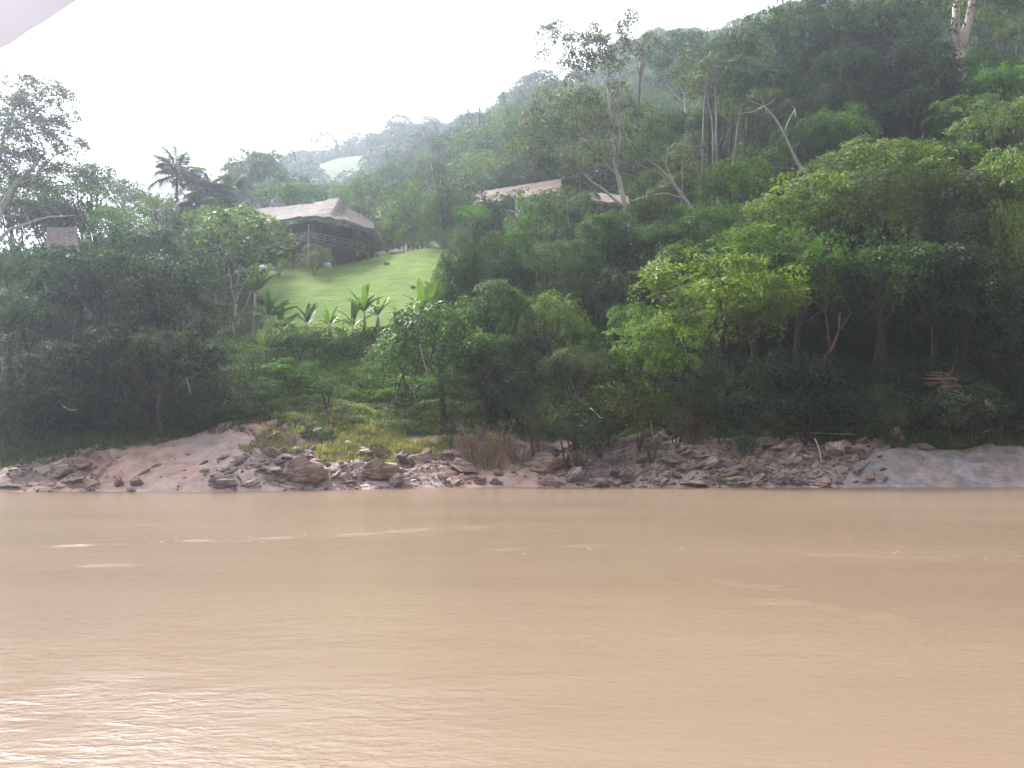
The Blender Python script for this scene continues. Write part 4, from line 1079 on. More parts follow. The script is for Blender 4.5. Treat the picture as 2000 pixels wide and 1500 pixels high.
S('shrub_c', 1190, 690, 780, 110, 62, 'mid', 'green bush behind the olive bushes')
S('shrub_b', 1045, 770, 845, 80, 59.5, 'olive', 'small olive bush touching the dry twiggy shrub')
S('shrub_c', 1050, 690, 790, 110, 62, 'mid', 'green leafy bush left of the silvery shrub-like tree')
S('shrub_c', 990, 720, 800, 120, 61, 'dark', 'dark leafy bush above the dry twiggy shrub')
S('shrub_a', 880, 720, 790, 130, 61, 'dark', 'dark bush at the foot of the large-leaved tree')
S('shrub_c', 800, 610, 720, 110, 66, 'vivid', 'leafy green bush beneath the huge banana leaves', gloss=True)
S('shrub_c', 770, 650, 750, 110, 65, 'mid', 'mid green leafy bush left of the large-leaved tree')
S('shrub_a', 580, 620, 680, 100, 69, 'mid', 'green round bush below the left corner of the lawn')
S('shrub_a', 660, 625, 690, 110, 73, 'mid', 'round bush under the banana plants')
S('shrub_b', 500, 660, 730, 90, 65, 'mid', 'green bush at the foot of the pale forked trunk')
S('shrub_c', 570, 700, 745, 110, 64, 'vivid', 'green bush on the slope below the lawn')
S('shrub_a', 640, 735, 775, 60, 61, 'dark', 'small dark bush above the dry grass')
S('shrub_b', 430, 690, 800, 140, 60, 'deep', 'dark bush above the left end of the bank')
S('shrub_a', 510, 735, 790, 100, 60, 'dark', 'dark bush just above the left grassy bank')
S('shrub_b', 1273, 858, 884, 44, 59.5, (0.16, 0.15, 0.035), 'yellowish mossy tuft around the foot of a bleached stick')
S('shrub_a', 615, 480, 525, 80, 97, 'grey', 'grey shrub in front of the stilts of the thatched house')
S('shrub_b', 705, 455, 505, 46, 103, 'mid', 'small tree-like shrub at the right corner of the balcony')
S('shrub_b', 545, 500, 530, 60, 98, 'grey', 'grey shrub by the white stones left of the house')
S('shrub_a', 870, 440, 490, 70, 108, 'mid', 'shrub right of the bamboo clump')
S('shrub_b', 900, 440, 480, 60, 100, 'dark', 'dark shrub at the upper right corner of the lawn')
S('shrub_a', 1010, 445, 500, 90, 95, 'vivid', 'light green shrub below the long lodge')
S('shrub_b', 745, 455, 495, 40, 112, 'grey', 'grey shrub behind the right end of the thatched roof')
S('shrub_a', 1300, 400, 460, 90, 88, 'vivid', 'vivid green shrub left of the dense rounded tree')
S('shrub_c', 1455, 848, 888, 60, 59, 'blue', 'blue-green weedy shrub among the boulders')
LM = ['the long low pinkish slab', 'the bright green mossy rock', 'the round mossy olive boulder', 'the angular slanting boulder', 'the upright pinkish block', 'the middle of the fallen pole', 'the squarish pink-brown block', 'the pyramid-shaped rock', 'the left end of the bedrock', 'the long rounded rock on the bedrock', 'the pale fallen branch', 'the middle of the right-hand grass', 'the right edge of the bedrock']
for i in range(26):
    px_ = 1350 + (i % 13) * 55 + random.uniform(-15, 15); row = i // 13
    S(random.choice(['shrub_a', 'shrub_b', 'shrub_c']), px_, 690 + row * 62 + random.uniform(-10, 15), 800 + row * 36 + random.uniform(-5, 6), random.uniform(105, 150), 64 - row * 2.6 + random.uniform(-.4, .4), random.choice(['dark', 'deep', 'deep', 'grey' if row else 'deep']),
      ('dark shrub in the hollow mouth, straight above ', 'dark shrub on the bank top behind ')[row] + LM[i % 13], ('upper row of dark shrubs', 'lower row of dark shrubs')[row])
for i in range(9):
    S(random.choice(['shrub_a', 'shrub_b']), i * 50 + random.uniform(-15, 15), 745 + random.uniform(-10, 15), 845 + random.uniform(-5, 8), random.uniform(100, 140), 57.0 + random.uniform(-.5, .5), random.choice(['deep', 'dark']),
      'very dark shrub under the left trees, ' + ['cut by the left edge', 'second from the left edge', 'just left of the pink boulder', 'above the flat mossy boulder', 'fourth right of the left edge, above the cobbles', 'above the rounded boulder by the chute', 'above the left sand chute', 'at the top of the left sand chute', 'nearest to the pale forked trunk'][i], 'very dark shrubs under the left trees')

# ------------------------------------------------------------------ forest covering the slopes: each tree its own object, shared meshes
groups = (
    # px range, D range, count, width m, height m, colours, label, group
    ((430, 900), (150, 215), 60, (7, 11), (9, 14), ('dark', 'blue', 'blue', 'dark'), 'misty green tree on the middle of the far hill, above the thatched houses', 'trees on the middle of the far hill'),
    ((900, 1500), (130, 215), 66, (9, 15), (11, 17), ('dark', 'mid', 'blue', 'dark'), 'tree on the forested slope rising behind the lodges', 'trees on the slope behind the lodges'),
    ((1500, 2240), (100, 215), 60, (11, 17), (12, 18), ('dark', 'mid', 'deep', 'blue'), 'tree on the high steep slope at the upper right', 'trees on the high right slope'),
    ((1000, 2240), (80, 122), 54, (7, 12), (8, 12), ('dark', 'mid', 'dark', 'olive'), 'tree on the steep lower slope, filling between the larger trees', 'trees filling the lower right slope'),
    ((-120, 430), (82, 160), 46, (7, 11), (8, 12), ('dark', 'deep', 'blue', 'mid'), 'dark tree in the wood beyond the left bank', 'trees of the wood beyond the left bank'),
)
kinds = ['round_a', 'round_b', 'round_c', 'wide_a', 'wide_b', 'curtain', 'round_b', 'fine']
tmesh = []
for k in range(4):
    bl = PROTO['round_a'][1]
    tmesh.append(trunk_mesh(_tr, Vector((0, 0, 0)), Vector((_tr.normal() * .05, _tr.normal() * .05, 0.6)), [Vector((b[0] / 16, b[1] / 16, .6 + abs(b[2]) / 12)) for b in bl], 0.022, nl=6))
for (pr, dr, cnt, wr, hr_, cols, lab, grp) in groups:
    n = 0; tries = 0; placed = []
    while n < cnt and tries < cnt * 40:
        tries += 1
        D_ = dr[0] + (dr[1] - dr[0]) * random.random(); px_ = random.uniform(*pr)
        x_ = (px_ - 1000) / F / .996 * D_
        if lawn_mask(np.array([px_]), np.array([D_ - float(shore(x_ / D_))]))[0]: continue
        if 760 < px_ < 1260 and 92 < D_ < 136: continue
        if any((x_ - q[0]) ** 2 + (D_ - q[1]) ** 2 < q[2] for q in placed): continue
        if 580 < px_ < 720 and 165 < D_: continue
        w_ = random.uniform(*wr) * 1.1; h_ = random.uniform(*hr_)
        placed.append((x_, D_, (w_ * .45) ** 2))
        g = gz(x_, D_); root = empty('forest_tree', (x_, D_, g - .2)); tag(root, lab, 'tree', grp)
        kd = random.choice(kinds); me, bl, prx, prz = PROTO[kd]
        c_ = G[random.choice(cols)]; j = random.uniform(.8, 1.25)
        cr = mobj('crown', me, M['leaf'], root, (0, 0, h_ * .58), (c_[0] * j, c_[1] * j, c_[2] * j))
        s = w_ / 2 / prx; cr.scale = (s, s, h_ * .45 / prz); cr.rotation_euler.z = random.random() * 6.28
        t_ = mobj('trunk', random.choice(tmesh), M[random.choice(['bark', 'bark', 'bark', 'bark_mid'])], root); t_.scale = (h_, h_, h_)
        n += 1

# far canopy: one mass nobody could count
def canopy(name, label, pr, dr, n, rr, leaf, col, seed, dens=0.14, nleaf=9):
    r = np.random.default_rng(seed)
    px_ = r.uniform(pr[0], pr[1], n); D_ = np.sqrt(r.uniform(dr[0] ** 2, dr[1] ** 2, n)); x_ = (px_ - 1000) / F * D_
    keep = ~((px_ > 590) & (px_ < 715) & (D_ > 268) & (D_ < 348) & (r.random(n) < .95))
    x_, D_ = x_[keep], D_[keep]; g = ground(x_, D_)
    cs, ns, ts = [], [], []
    for i in range(len(x_)):
        q = r.uniform(rr[0], rr[1]); k = int(12 * q * q * dens) + 3
        d = unit(r.normal(size=(k, 3))); d[:, 2] = np.abs(d[:, 2]) - .15; d[:, 1] = np.where(r.random(k) < .7, -np.abs(d[:, 1]), d[:, 1])
        cs.append(np.array([x_[i], D_[i], g[i] + q * r.uniform(.5, 1.3)]) + d * q * np.array([1, 1, 1.1])); n_ = d.copy(); n_[:, 2] += .5; ns.append(n_)
        ts.append(np.clip(r.normal(.4, .15, k) + r.normal() * .18, 0, 1))
    V, Fc, ti = leaf_mesh('c', *sprays(r, np.concatenate(cs), np.concatenate(ns), nleaf, rr[0] * .38, leaf, .6, .4, t_spray=np.concatenate(ts)))
    o = mobj(name, np_mesh(name, V, Fc, ti), M['leaf'], color=G[col]); tag(o, label, kind='stuff'); return o
canopy('far_forest', 'misty forest canopy covering the far hillside', (380, 1700), (205, 430), 1500, (3.5, 7), 1.1, 'blue', 31)  # bluish leaf colour carries part of the distance haze
canopy('upper_forest', 'forest canopy covering the steep slope beyond the trees', (-200, 2150), (118, 215), 900, (2.6, 5), .65, 'dark', 32, dens=.3)
canopy('left_wood', 'dark wood in the left distance', (-250, 420), (150, 330), 260, (3.5, 6), .9, 'dark', 33)

r = np.random.default_rng(35); n = 700  # unseen canopy on the added hill behind the camera
x_ = r.uniform(-260, 260, n); y_ = -38 - 170 * r.random(n); g = ground_back(x_, y_); q = r.uniform(3, 6, n)
k = 34; d = unit(r.normal(size=(n, k, 3))); d[..., 2] = np.abs(d[..., 2]) - .2; d[..., 1] = np.abs(d[..., 1]) * .8 - .2
c = (np.stack([x_, y_, g + q], 1)[:, None] + d * q[:, None, None]).reshape(-1, 3); nn = d.reshape(-1, 3) + np.array([0, 0, .5])
V, Fc, ti = leaf_mesh('c', *sprays(r, c, nn, 7, 1.6, 1.2, .6, .4))
tag(mobj('unseen_shade_forest', np_mesh('unseen_shade_forest', V, Fc, ti), M['leaf'], color=G['dark']), 'unseen forest canopy on the opposite bank, added to block skylight', kind='stuff')

# undergrowth on the near slope
def cover(name, label, test, n, h, col, seed, leaf, nleaf=9, Rs=0.42, drange=(6, 50), pr=(-250, 2250), mat='leaf', layers=1, aspect=.5):
    r = np.random.default_rng(seed)
    px_ = r.uniform(pr[0], pr[1], n); d_ = drange[0] + (drange[1] - drange[0]) * r.random(n) ** 1.1
    u_ = (px_ - 1000) / F / .996; y_ = shore(u_) + d_; x_ = u_ * y_
    k = test(px_, d_, x_, y_) & ~lawn_mask(px_, d_ + .3)
    px_, d_, x_, y_ = px_[k], d_[k], x_[k], y_[k]
    bd = bank_disp(x_, y_)[0]
    m = fbm(x_ * .5, y_ * .5, 3)
    z_ = ground(x_, y_) + bd + np.clip((m - .35) * 2.2, 0, 1) * h * r.uniform(.35, 1, len(x_)) + .08
    c = np.stack([x_, y_, z_], 1)
    e = .4; gx = (fbm((x_ + e) * .5, y_ * .5, 3) - m) / e; gy = (fbm(x_ * .5, (y_ + e) * .5, 3) - m) / e
    nn = np.stack([-gx * h * 1.5, -gy * h * 1.5 - .45, np.ones(len(x_))], 1) + r.normal(size=(len(x_), 3)) * .3
    V, Fc, ti = leaf_mesh('c', *sprays(r, c, nn, nleaf, Rs, leaf, aspect, .35, t_spray=np.clip(m * 1.1 - .1 + r.normal(size=len(m)) * .15, 0, 1)))
    o = mobj(name, np_mesh(name, V, Fc, ti), M[mat], color=G[col] if isinstance(col, str) else col); tag(o, label, kind='stuff'); return o
green0 = lambda px_: np.interp(px_, [0, 150, 300, 430, 520, 600, 700, 800, 900, 1000, 1100, 1300, 1700, 2000], [3.4, 4.6, 6.2, 7.6, 7.8, 5.4, 5.4, 6.6, 7.0, 7.2, 7.0, 8.0, 6.0, 5.4])
nz = lambda x_, y_: (fbm(x_ * .5, y_ * .5, 3) - .5) * 3
cover('undergrowth', 'dark leafy undergrowth beneath the trees', lambda p, d, x_, y_: (d > green0(p) + 2.5) & ~((p > 420) & (p < 900) & (d < 19)), 22000, 1.6, 'dark', 41, .34)
cover('bank_thicket', 'dense low thicket filling the foot of the slope behind the rocks', lambda p, d, x_, y_: (p > 930) & (d > green0(p) + .9 + (p > 1380) * 1.7 + nz(x_, y_) * .5), 12000, 1.9, (0.045, .07, .028), 45, .22, drange=(6, 17), pr=(930, 2150), Rs=.38, nleaf=10)
cover('creeping_vines', 'vivid green vines creeping over the slope below the lawn', lambda p, d, x_, y_: (p > 430 + 90 * nz(x_, y_)) & (p < 960) & (d > green0(p) + 2.2 + nz(x_, y_)), 12000, 1.0, 'bright', 42, .24, drange=(12, 26), pr=(430, 960), Rs=.35)
cover('light_herbs', 'pale green herbs and scrub covering the slope above the grassy hump', lambda p, d, x_, y_: (d > green0(p) + .9 + nz(x_, y_)) & (p > 400 + 60 * nz(x_, y_)), 15000, .6, (0.15, .185, .06), 46, .17, drange=(4.5, 17), pr=(400, 940), Rs=.3, nleaf=9)
cover('bank_herbs', 'low green herbs along the top of the bank', lambda p, d, x_, y_: (d > green0(p) + nz(x_, y_)) & (d < green0(p) + 4), 9000, .35, (0.075, .13, .025), 43, .13, drange=(3, 14), Rs=.25, nleaf=8)

# grasses: blades
def blades(name, label, test, n, hgt, col, seed, pr, drange, w=.02, lean=.35, clump=True):
    r = np.random.default_rng(seed)
    px_ = r.uniform(pr[0], pr[1], n); d_ = r.uniform(drange[0], drange[1], n)
    u_ = (px_ - 1000) / F / .996; y_ = shore(u_) + d_; x_ = u_ * y_
    k = test(px_, d_, x_, y_); x_, y_ = x_[k], y_[k]; m = len(x_)
    x_ = x_ + r.normal(size=m) * .05; z_ = ground(x_, y_) + bank_disp(x_, y_)[0] - .03
    a = r.random(m) * 6.28; H = hgt * r.uniform(.45, 1.2, m) * (.5 + fbm(x_ * .9, y_ * .9, 2))
    b = np.stack([x_, y_, z_], 1); sd_ = np.stack([np.cos(a), np.sin(a), 0 * a], 1) * (w * r.uniform(.7, 1.4, m))[:, None]
    ln = np.stack([r.normal(size=m), r.normal(size=m), 0 * a], 1) * (H * lean)[:, None]
    mid = b + ln * .35 + np.array([0, 0, 1.]) * (H * .6)[:, None]; tip = b + ln + np.array([0, 0, 1.]) * H[:, None]
    V = np.stack([b - sd_, b + sd_, mid + sd_ * .7, tip, mid - sd_ * .7], 1).reshape(-1, 3)
    i = np.arange(m)[:, None] * 5
    Fc = np.concatenate([i + np.array([[0, 1, 2]]), i + np.array([[0, 2, 4]]), i + np.array([[4, 2, 3]])], 0)
    o = mobj(name, np_mesh(name, V, Fc, np.repeat(np.clip(r.normal(.5, .22, m), 0, 1), 5)), M['grass'], color=col); tag(o, label, kind='stuff'); return o
blades('dry_grass', 'straw-green grass on the hump of the bank', lambda p, d, x_, y_: fbm(x_ * .5, y_ * .5, 3) + .34 * np.exp(-((p - 690) / 110) ** 2) - .10 * np.abs(d - 6.5) / 3 > .52, 60000, .42, (.36, .335, .185), 51, (430, 980), (2.8, 11), w=.02)
blades('green_grass', 'green grass tufts along the left of the bank', lambda p, d, x_, y_: d > green0(p) - .8 + nz(x_, y_), 22000, .38, (.075, .10, .035), 52, (-60, 560), (2.5, 10), w=.02)
blades('bright_grass', 'bright green grass strips above the boulders at the right', lambda p, d, x_, y_: (d > green0(p) - .3 + nz(x_, y_) * .3) & (fbm(x_ * .35, y_ * .35, 2) > .42), 26000, .38, (.10, .19, .02), 53, (1380, 2150), (4.8, 8.5), w=.02)

# ------------------------------------------------------------------ rocks
def rock_mesh(name, seed, sub=3, cuts=9, rough=0.12, dmin=.5, dmax=.8):
    r = random.Random(seed)
    bm = bmesh.new(); bmesh.ops.create_icosphere(bm, subdivisions=sub, radius=1)
    planes = []
    for i in range(cuts):
        v = Vector((r.gauss(0, 1), r.gauss(0, 1), r.gauss(0, .8))).normalized(); planes.append((v, r.uniform(dmin, dmax)))
    off = Vector((r.uniform(0, 50), r.uniform(0, 50), 0))
    for v in bm.verts:
        p = v.co.copy()
        for n, d in planes:
            k = p.dot(n) - d
            if k > 0: p -= n * k
        p += p.normalized() * (mnoise.fractal(p * 2.2 + off, 1.0, 2.0, 4) * rough)
        # bedding ledges
        p.x += 0.05 * math.sin(p.z * 14 + off.x); v.co = p
    me = bpy.data.meshes.new(name); bm.to_mesh(me); bm.free()
    me.polygons.foreach_set('use_smooth', [True] * len(me.polygons))
    try: me.set_sharp_from_angle(angle=R(22))
    except Exception: pass
    return me
ROCK = [rock_mesh('boulder', 100 + i, 4, 13 + i % 6, .13, .42, .78) for i in range(9)]
STONE = [rock_mesh('stone', 300 + i, 2, 7, .10) for i in range(10)]
rr_ = random.Random(12)
def bank_hit(px, py):
    Ds = np.linspace(47, 72, 260); p = P(px, py, 1.0)
    x_ = p.x * Ds; g = ground(x_, Ds) + bank_disp(x_, Ds)[0]
    ok = g >= EYE + (p.z - EYE) * Ds
    return float(Ds[np.argmax(ok)]) if ok.any() else 60.0
def boulder(px, py, w, h, mat, label, tilt=0, yaw=None, k=None, name='boulder', cat='boulder', dep=0.8):
    D = bank_hit(px, min(py + h * 0.42, 953)); s = D / F
    c = P(px, py, D + w * s * .15)
    me = ROCK[k if k is not None else rr_.randrange(9)].copy(); me.materials.clear()
    o = mobj(name, me, M[mat], None, c)
    o.scale = (w * s * .56, w * s * .5 * dep, h * s * .62)
    o.rotation_euler = (rr_.uniform(-.15, .15), R(-tilt), rr_.uniform(-.3, .3) if yaw is None else yaw)
    tag(o, label, cat); return o
B = boulder
B(585, 918, 104, 60, 'rock', 'largest boulder on the bank, striped pinkish grey, left of centre', 8)
B(440, 946, 76, 36, 'rock', 'flat-topped wedge boulder at the water, left of the largest boulder', 10)
B(488, 948, 52, 30, 'rock_pale', 'pinkish slanting boulder at the water between the wedge and the largest boulder', 35)
B(525, 884, 22, 40, 'rock_dark', 'narrow dark upright rock just above the largest boulder', 75)
B(772, 938, 54, 24, 'rock_pale', 'pale pointed boulder lying at the water, tilted up to the right', 22)
B(735, 918, 100, 46, 'rock_rust', 'brown layered boulder right of the largest boulder', 8)
B(787, 893, 30, 36, 'rock_dark', 'dark craggy rock sticking up above the pale pointed boulder', 60)
B(708, 886, 60, 28, 'rock_olive', 'olive hump of rock under the grassy bank', 12)
B(862, 932, 26, 18, 'rock_rust', 'small brown rock alone on pale sand', 0)
B(905, 912, 62, 24, 'rock', 'low purplish ledge rock beside the sand chute', -12)
B(937, 938, 40, 18, 'rock_rust', 'orange-brown rock at the water, left of centre', 12)
B(966, 941, 30, 16, 'rock_rust', 'rusty low rock touching the water, centre', 0)
B(975, 925, 26, 12, 'rock', 'small flat pinkish rock on the sand, centre', 0)
B(1060, 905, 84, 44, 'rock_rust', 'layered brown outcrop rock right of the sand chute', -14)
B(1115, 898, 34, 50, 'rock_olive', 'upright mossy yellow-brown rock', 80)
B(1126, 929, 62, 38, 'rock_pale', 'big smooth pinkish boulder leaning up to the right', 38)
B(1070, 940, 48, 22, 'rock_pale', 'pale low rock at the water left of the smooth leaning boulder', 0)
B(1165, 942, 42, 18, 'rock', 'small boulder at the water right of the smooth leaning boulder', 20)
B(1202, 922, 30, 30, 'rock_dark', 'dark boulder leaning on a bigger grey one', 50)
B(1224, 931, 42, 36, 'rock_dark', 'grey boulder with a vertical cleft near the water', 20)
B(1202, 944, 30, 16, 'rock', 'small grey rock at the foot of the cleft boulder', 0)
B(1280, 939, 40, 20, 'rock_pale', 'pale rounded boulder at the water below the dark stack', 10)
B(1290, 920, 34, 20, 'rock_dark', 'left boulder of the dark stack', 0)
B(1308, 903, 48, 18, 'rock_dark', 'flat slab on top of the dark stack of boulders', 0)
B(1331, 917, 32, 18, 'rock_dark', 'right boulder of the dark stack', 0)
B(1322, 930, 30, 14, 'rock_dark', 'lowest boulder of the dark stack', 0)
B(1352, 943, 84, 17, 'rock', 'long low pinkish slab at the water line right of centre', 0)
B(1384, 908, 70, 26, 'rock_pale', 'sloping flat pink slab right of the dark stack', 26)
B(1420, 924, 48, 16, 'rock_dark', 'elongated grey boulder below the mossy round one', 14)
B(1394, 921, 22, 14, 'rock', 'small boulder between the pink slab and the elongated one', 20)
B(1460, 906, 42, 38, 'rock_olive', 'round mossy olive boulder in the middle of the boulder field', -20)
B(1482, 924, 36, 22, 'rock_dark', 'dark boulder right below the round mossy one', 28)
B(1412, 938, 50, 16, 'rock_moss', 'bright green mossy rock at the water', 0)
B(1430, 947, 32, 11, 'rock_dark', 'small grey half-sunk rock in front of the green mossy one', 0)
B(1484, 945, 24, 14, 'rock_pale', 'pale rock at the water right of the green mossy one', 0)
B(1518, 938, 48, 20, 'rock', 'angular boulder slanting up to the right near the water', 24)
B(1549, 905, 44, 20, 'rock', 'wide boulder left of the upright block', 22)
B(1530, 892, 30, 13, 'rock_pale', 'pale flat stone on the upper boulder field', -10)
B(1578, 894, 18, 26, 'rock_pale', 'upright pinkish block left of the curved white stick', 85)
B(1602, 943, 52, 18, 'rock', 'low boulder at the water under the curved white stick', 0)
B(1560, 942, 44, 16, 'rock_pale', 'broad pale rock at the water left of the stick', 0)
B(1634, 878, 36, 36, 'rock', 'pinkish block at the left of the upper boulders, right of the stick', 60)
B(1652, 870, 32, 16, 'rock_pale', 'pale-topped wedge on the upper boulders right of the stick', -14)
B(1678, 880, 32, 34, 'rock', 'squarish pink-brown block left of the bluish bedrock', 80)
B(1748, 846, 46, 36, 'rock_pale', 'pyramid-shaped pink rock in the grass above the bedrock', 30)
B(1862, 868, 56, 17, 'rock_dark', 'rounded grey boulder along the top of the bedrock', 0)
B(1805, 874, 40, 14, 'rock', 'low boulder at the top left of the bedrock', 0)
B(1995, 836, 16, 20, 'rock_pale', 'whitish rock at the right edge of the frame', 40)
B(118, 920, 46, 36, 'rock_pale', 'pink boulder on the shaded left bank', 30)
B(162, 912, 50, 20, 'rock_olive', 'dark flat mossy boulder on the left bank', 6)
B(266, 941, 32, 24, 'rock', 'rounded boulder at the foot of the left sand chute', 30)
B(232, 943, 30, 16, 'rock_rust', 'reddish rock left of the rounded boulder at the left sand chute', 10)
B(8, 950, 40, 20, 'rock_dark', 'dark rock at the left edge of the frame by the water', 0)
B(755, 517, 14, 7, 'rock_dark', 'dark flat rock lying in the middle of the lawn') if False else None

# single stones on the bank: parts of the riverbank
mats = ['rock', 'rock', 'rock_dark', 'rock_rust', 'rock_pale']
st_me = [[None] * 5 for _ in range(10)]
for i in range(10):
    for j in range(5):
        m_ = STONE[i].copy(); m_.materials.clear(); m_.materials.append(M[mats[j]]); st_me[i][j] = m_
zones = [((30, 380), (0.1, 3.5), 22), ((380, 560), (0.1, 5.5), 30), ((560, 900), (0.1, 4.5), 46), ((880, 1150), (0.1, 4.2), 34), ((1150, 1420), (0.0, 4.2), 56), ((1400, 1720), (0.0, 5.2), 84)]
cnt = 0
for (pr, dr, n) in zones:
    for i in range(n):
        px_ = rr_.uniform(*pr); d_ = rr_.uniform(*dr); u_ = (px_ - 1000) / F / .996; y_ = float(shore(u_)) + d_; x_ = u_ * y_
        big = px_ > 1150
        if not big and float(bank_disp(np.array([x_]), np.array([y_]))[1][0]) < .35 and rr_.random() < .9: continue
        s = rr_.choice([.16, .2, .24, .3, .42] if not big else [.2, .26, .32, .4, .52])
        o = mobj('stone', rr_.choice(st_me[rr_.randrange(10)]), None, riverbank, (x_, y_, gz(x_, y_) + s * .12))
        o.scale = (s * rr_.uniform(1.1, 2.0), s * rr_.uniform(.7, 1.1), s * rr_.uniform(.3, .6)); o.rotation_euler = (rr_.uniform(-.3, .3), rr_.uniform(-.75, .05), rr_.choice([0, 0, 3.14]) * 0 + rr_.gauss(.35, .45))
        cnt += 1
# rubble too small to pick apart
r = np.random.default_rng(77)
ico = bmesh.new(); bmesh.ops.create_icosphere(ico, subdivisions=1, radius=1)
iv = np.array([v.co[:] for v in ico.verts]); ifc = np.array([[v.index for v in f.verts] for f in ico.faces]); ico.free()
n = 9000
px_ = r.uniform(-60, 1740, n); d_ = r.uniform(-.2, 6.5, n) ; u_ = (px_ - 1000) / F / .996; y_ = shore(u_) + d_; x_ = u_ * y_
bd, rk, gr, sl_ = bank_disp(x_, y_)
k = (r.random(n) < np.clip(rk * .75 + (px_ > 1050) * .5, .03, 1) * np.where(px_ < 420, .6, 1)) & (gr < .5) & (sl_ < .4); x_, y_, bd = x_[k], y_[k], bd[k]; n = len(x_)
s = np.exp(r.normal(-2.4, .45, n)); z_ = ground(x_, y_) + bd + s * .1
Vr = iv[None] * (s[:, None, None] * r.uniform(.55, 1.35, (n, 1, 3)) * np.array([1.2, 1, .6])) * r.uniform(.75, 1.2, (n, 12 if len(iv) == 12 else len(iv), 1))
a = r.random(n) * 6.28; ca, sa = np.cos(a)[:, None], np.sin(a)[:, None]
Vr = np.stack([Vr[..., 0] * ca - Vr[..., 1] * sa, Vr[..., 0] * sa + Vr[..., 1] * ca, Vr[..., 2] + Vr[..., 0] * .25], -1) + np.stack([x_, y_, z_], 1)[:, None]
Fr = (ifc[None] + (np.arange(n) * len(iv))[:, None, None]).reshape(-1, 3)
rub = mobj('rubble', np_mesh('rubble', Vr.reshape(-1, 3), Fr), M['rock']); tag(rub, 'small broken stones and gravel strewn on the bank', kind='stuff')

# rocks on the lawn
for (px_, py_, w_, h_, lab) in ((755, 516, 18, 8, 'dark flat rock lying in the middle of the lawn'), (806, 561, 16, 7, 'dark rock at the lower right of the lawn')):
    D_ = hitD(px_, py_ + 3); c = P(px_, py_, D_); o = mobj('rock', ROCK[3].copy(), M['rock_dark'], None, (c.x, c.y, gz(c.x, c.y) + .12)); o.data.materials.clear(); o.data.materials.append(M['rock_dark']); s = D_ / F
    o.scale = (w_ * s * .55, w_ * s * .4, h_ * s * .6); tag(o, lab, 'rock')

# ------------------------------------------------------------------ dead wood, twigs, litter
def stick(name, label, cat, D, pts, r0, r1, mat='bleached'):
    w = [P(p[0], p[1], D + (p[2] if len(p) > 2 else 0)) for p in pts]; b = w[0].copy()
    mb = MB(); n = len(w); mb.tube([v - b for v in w], [r0 + (r1 - r0) * i / (n - 1) for i in range(n)], 6)
    o = mobj(name, mb.mesh(name), M[mat], None, b); tag(o, label, cat); return o
stick('dead_stick', 'curved bleached stick standing among the boulders', 'stick', bank_hit(1604, 905), [(1605, 912), (1603, 895), (1600, 878), (1596, 866), (1591, 856)], .06, .035)
stick('fallen_pole', 'long thin straight pole lying level at the edge of the grass', 'pole', bank_hit(1600, 850) - .3, [(1554, 845), (1600, 846), (1650, 848), (1684, 849)], .05, .035)
stick('dead_stick', 'bleached stick rising from the yellowish mossy tuft', 'stick', bank_hit(1276, 872), [(1278, 872), (1275, 850), (1272, 838), (1272, 822)], .07, .03)
stick('fallen_branch', 'broken pale branch poking down out of the centre bushes', 'branch', 57.6, [(1152, 797), (1162, 804), (1172, 815), (1178, 816)], .05, .03)
stick('fallen_branch', 'pale branch lying in the grass above the bedrock', 'branch', bank_hit(1928, 846) - .2, [(1915, 846), (1930, 841), (1945, 838)], .05, .03)
stick('dead_stick', 'dark bare stem sticking out of the grassy hump, left one of two', 'stick', bank_hit(603, 845) - .1, [(603, 845), (596, 826), (590, 810)], .05, .02, 'twig')
stick('dead_stick', 'dark bare stem sticking out of the grassy hump, right one of two', 'stick', bank_hit(607, 842) - .1, [(606, 843), (604, 826), (600, 808)], .05, .02, 'twig')
stick('thin_trunk', 'thin pale diagonal stem in front of the large-leaved tree', 'stick', 61.5, [(838, 745), (828, 705), (819, 672)], .06, .03, 'bark_pale')
stick('dead_branch', 'pale dead branch low in the left trees', 'branch', 54.5, [(122, 793), (135, 800), (150, 801)], .06, .03)
stick('hanging_vine', 'hanging pale vine stem under the left trees, upper end forked', 'vine', 55, [(373, 770), (369, 755), (364, 738)], .03, .02)
# drift pile in the hollow
c0 = P(1842, 742, 61); b = Vector((c0.x, c0.y, gz(c0.x, c0.y)))
root = empty('driftwood_pile', b); tag(root, 'tangled pile of reddish drift branches caught in the dark hollow', 'driftwood')
for i in range(34):
    a = rr_.uniform(-.35, .35) + (math.pi if rr_.random() < .6 else 0); L = rr_.uniform(1.0, 3.2)
    c = c0 + Vector((rr_.gauss(0, .5), rr_.gauss(0, .4), rr_.gauss(0, .35))) - b
    d = Vector((math.cos(a), rr_.uniform(-.4, .4), rr_.uniform(-.12, .15))) * L * .6
    if i > 26: d = Vector((rr_.uniform(-.2, .5), 0, -1)).normalized() * L * .5
    mb = MB(); mb.tube([c - d * .3, c + d * .3 + Vector((0, 0, rr_.uniform(-.1, .1))), c + d], [.04, .035, .015], 5); mobj('branch', mb.mesh('branch'), M['bark_red' if i % 3 else 'twig'], root)
# bleached root
c0 = P(1925, 782, 60.5); b = Vector((c0.x, c0.y, gz(c0.x, c0.y))); root = empty('bleached_stump', b); tag(root, 'small bleached splintered stump at the right under dark shrubs', 'stump')
mb = MB()
for i in range(7):
    e = Vector((rr_.uniform(.1, .9), rr_.uniform(-.2, .2), rr_.uniform(-1.0, -.5))); mb.tube([c0 - b, c0 - b + e * .5 + Vector((.05, 0, .05)), c0 - b + e], [.12, .07, .02], 6)
mobj('splinters', mb.mesh('splinters'), M['bleached'], root)
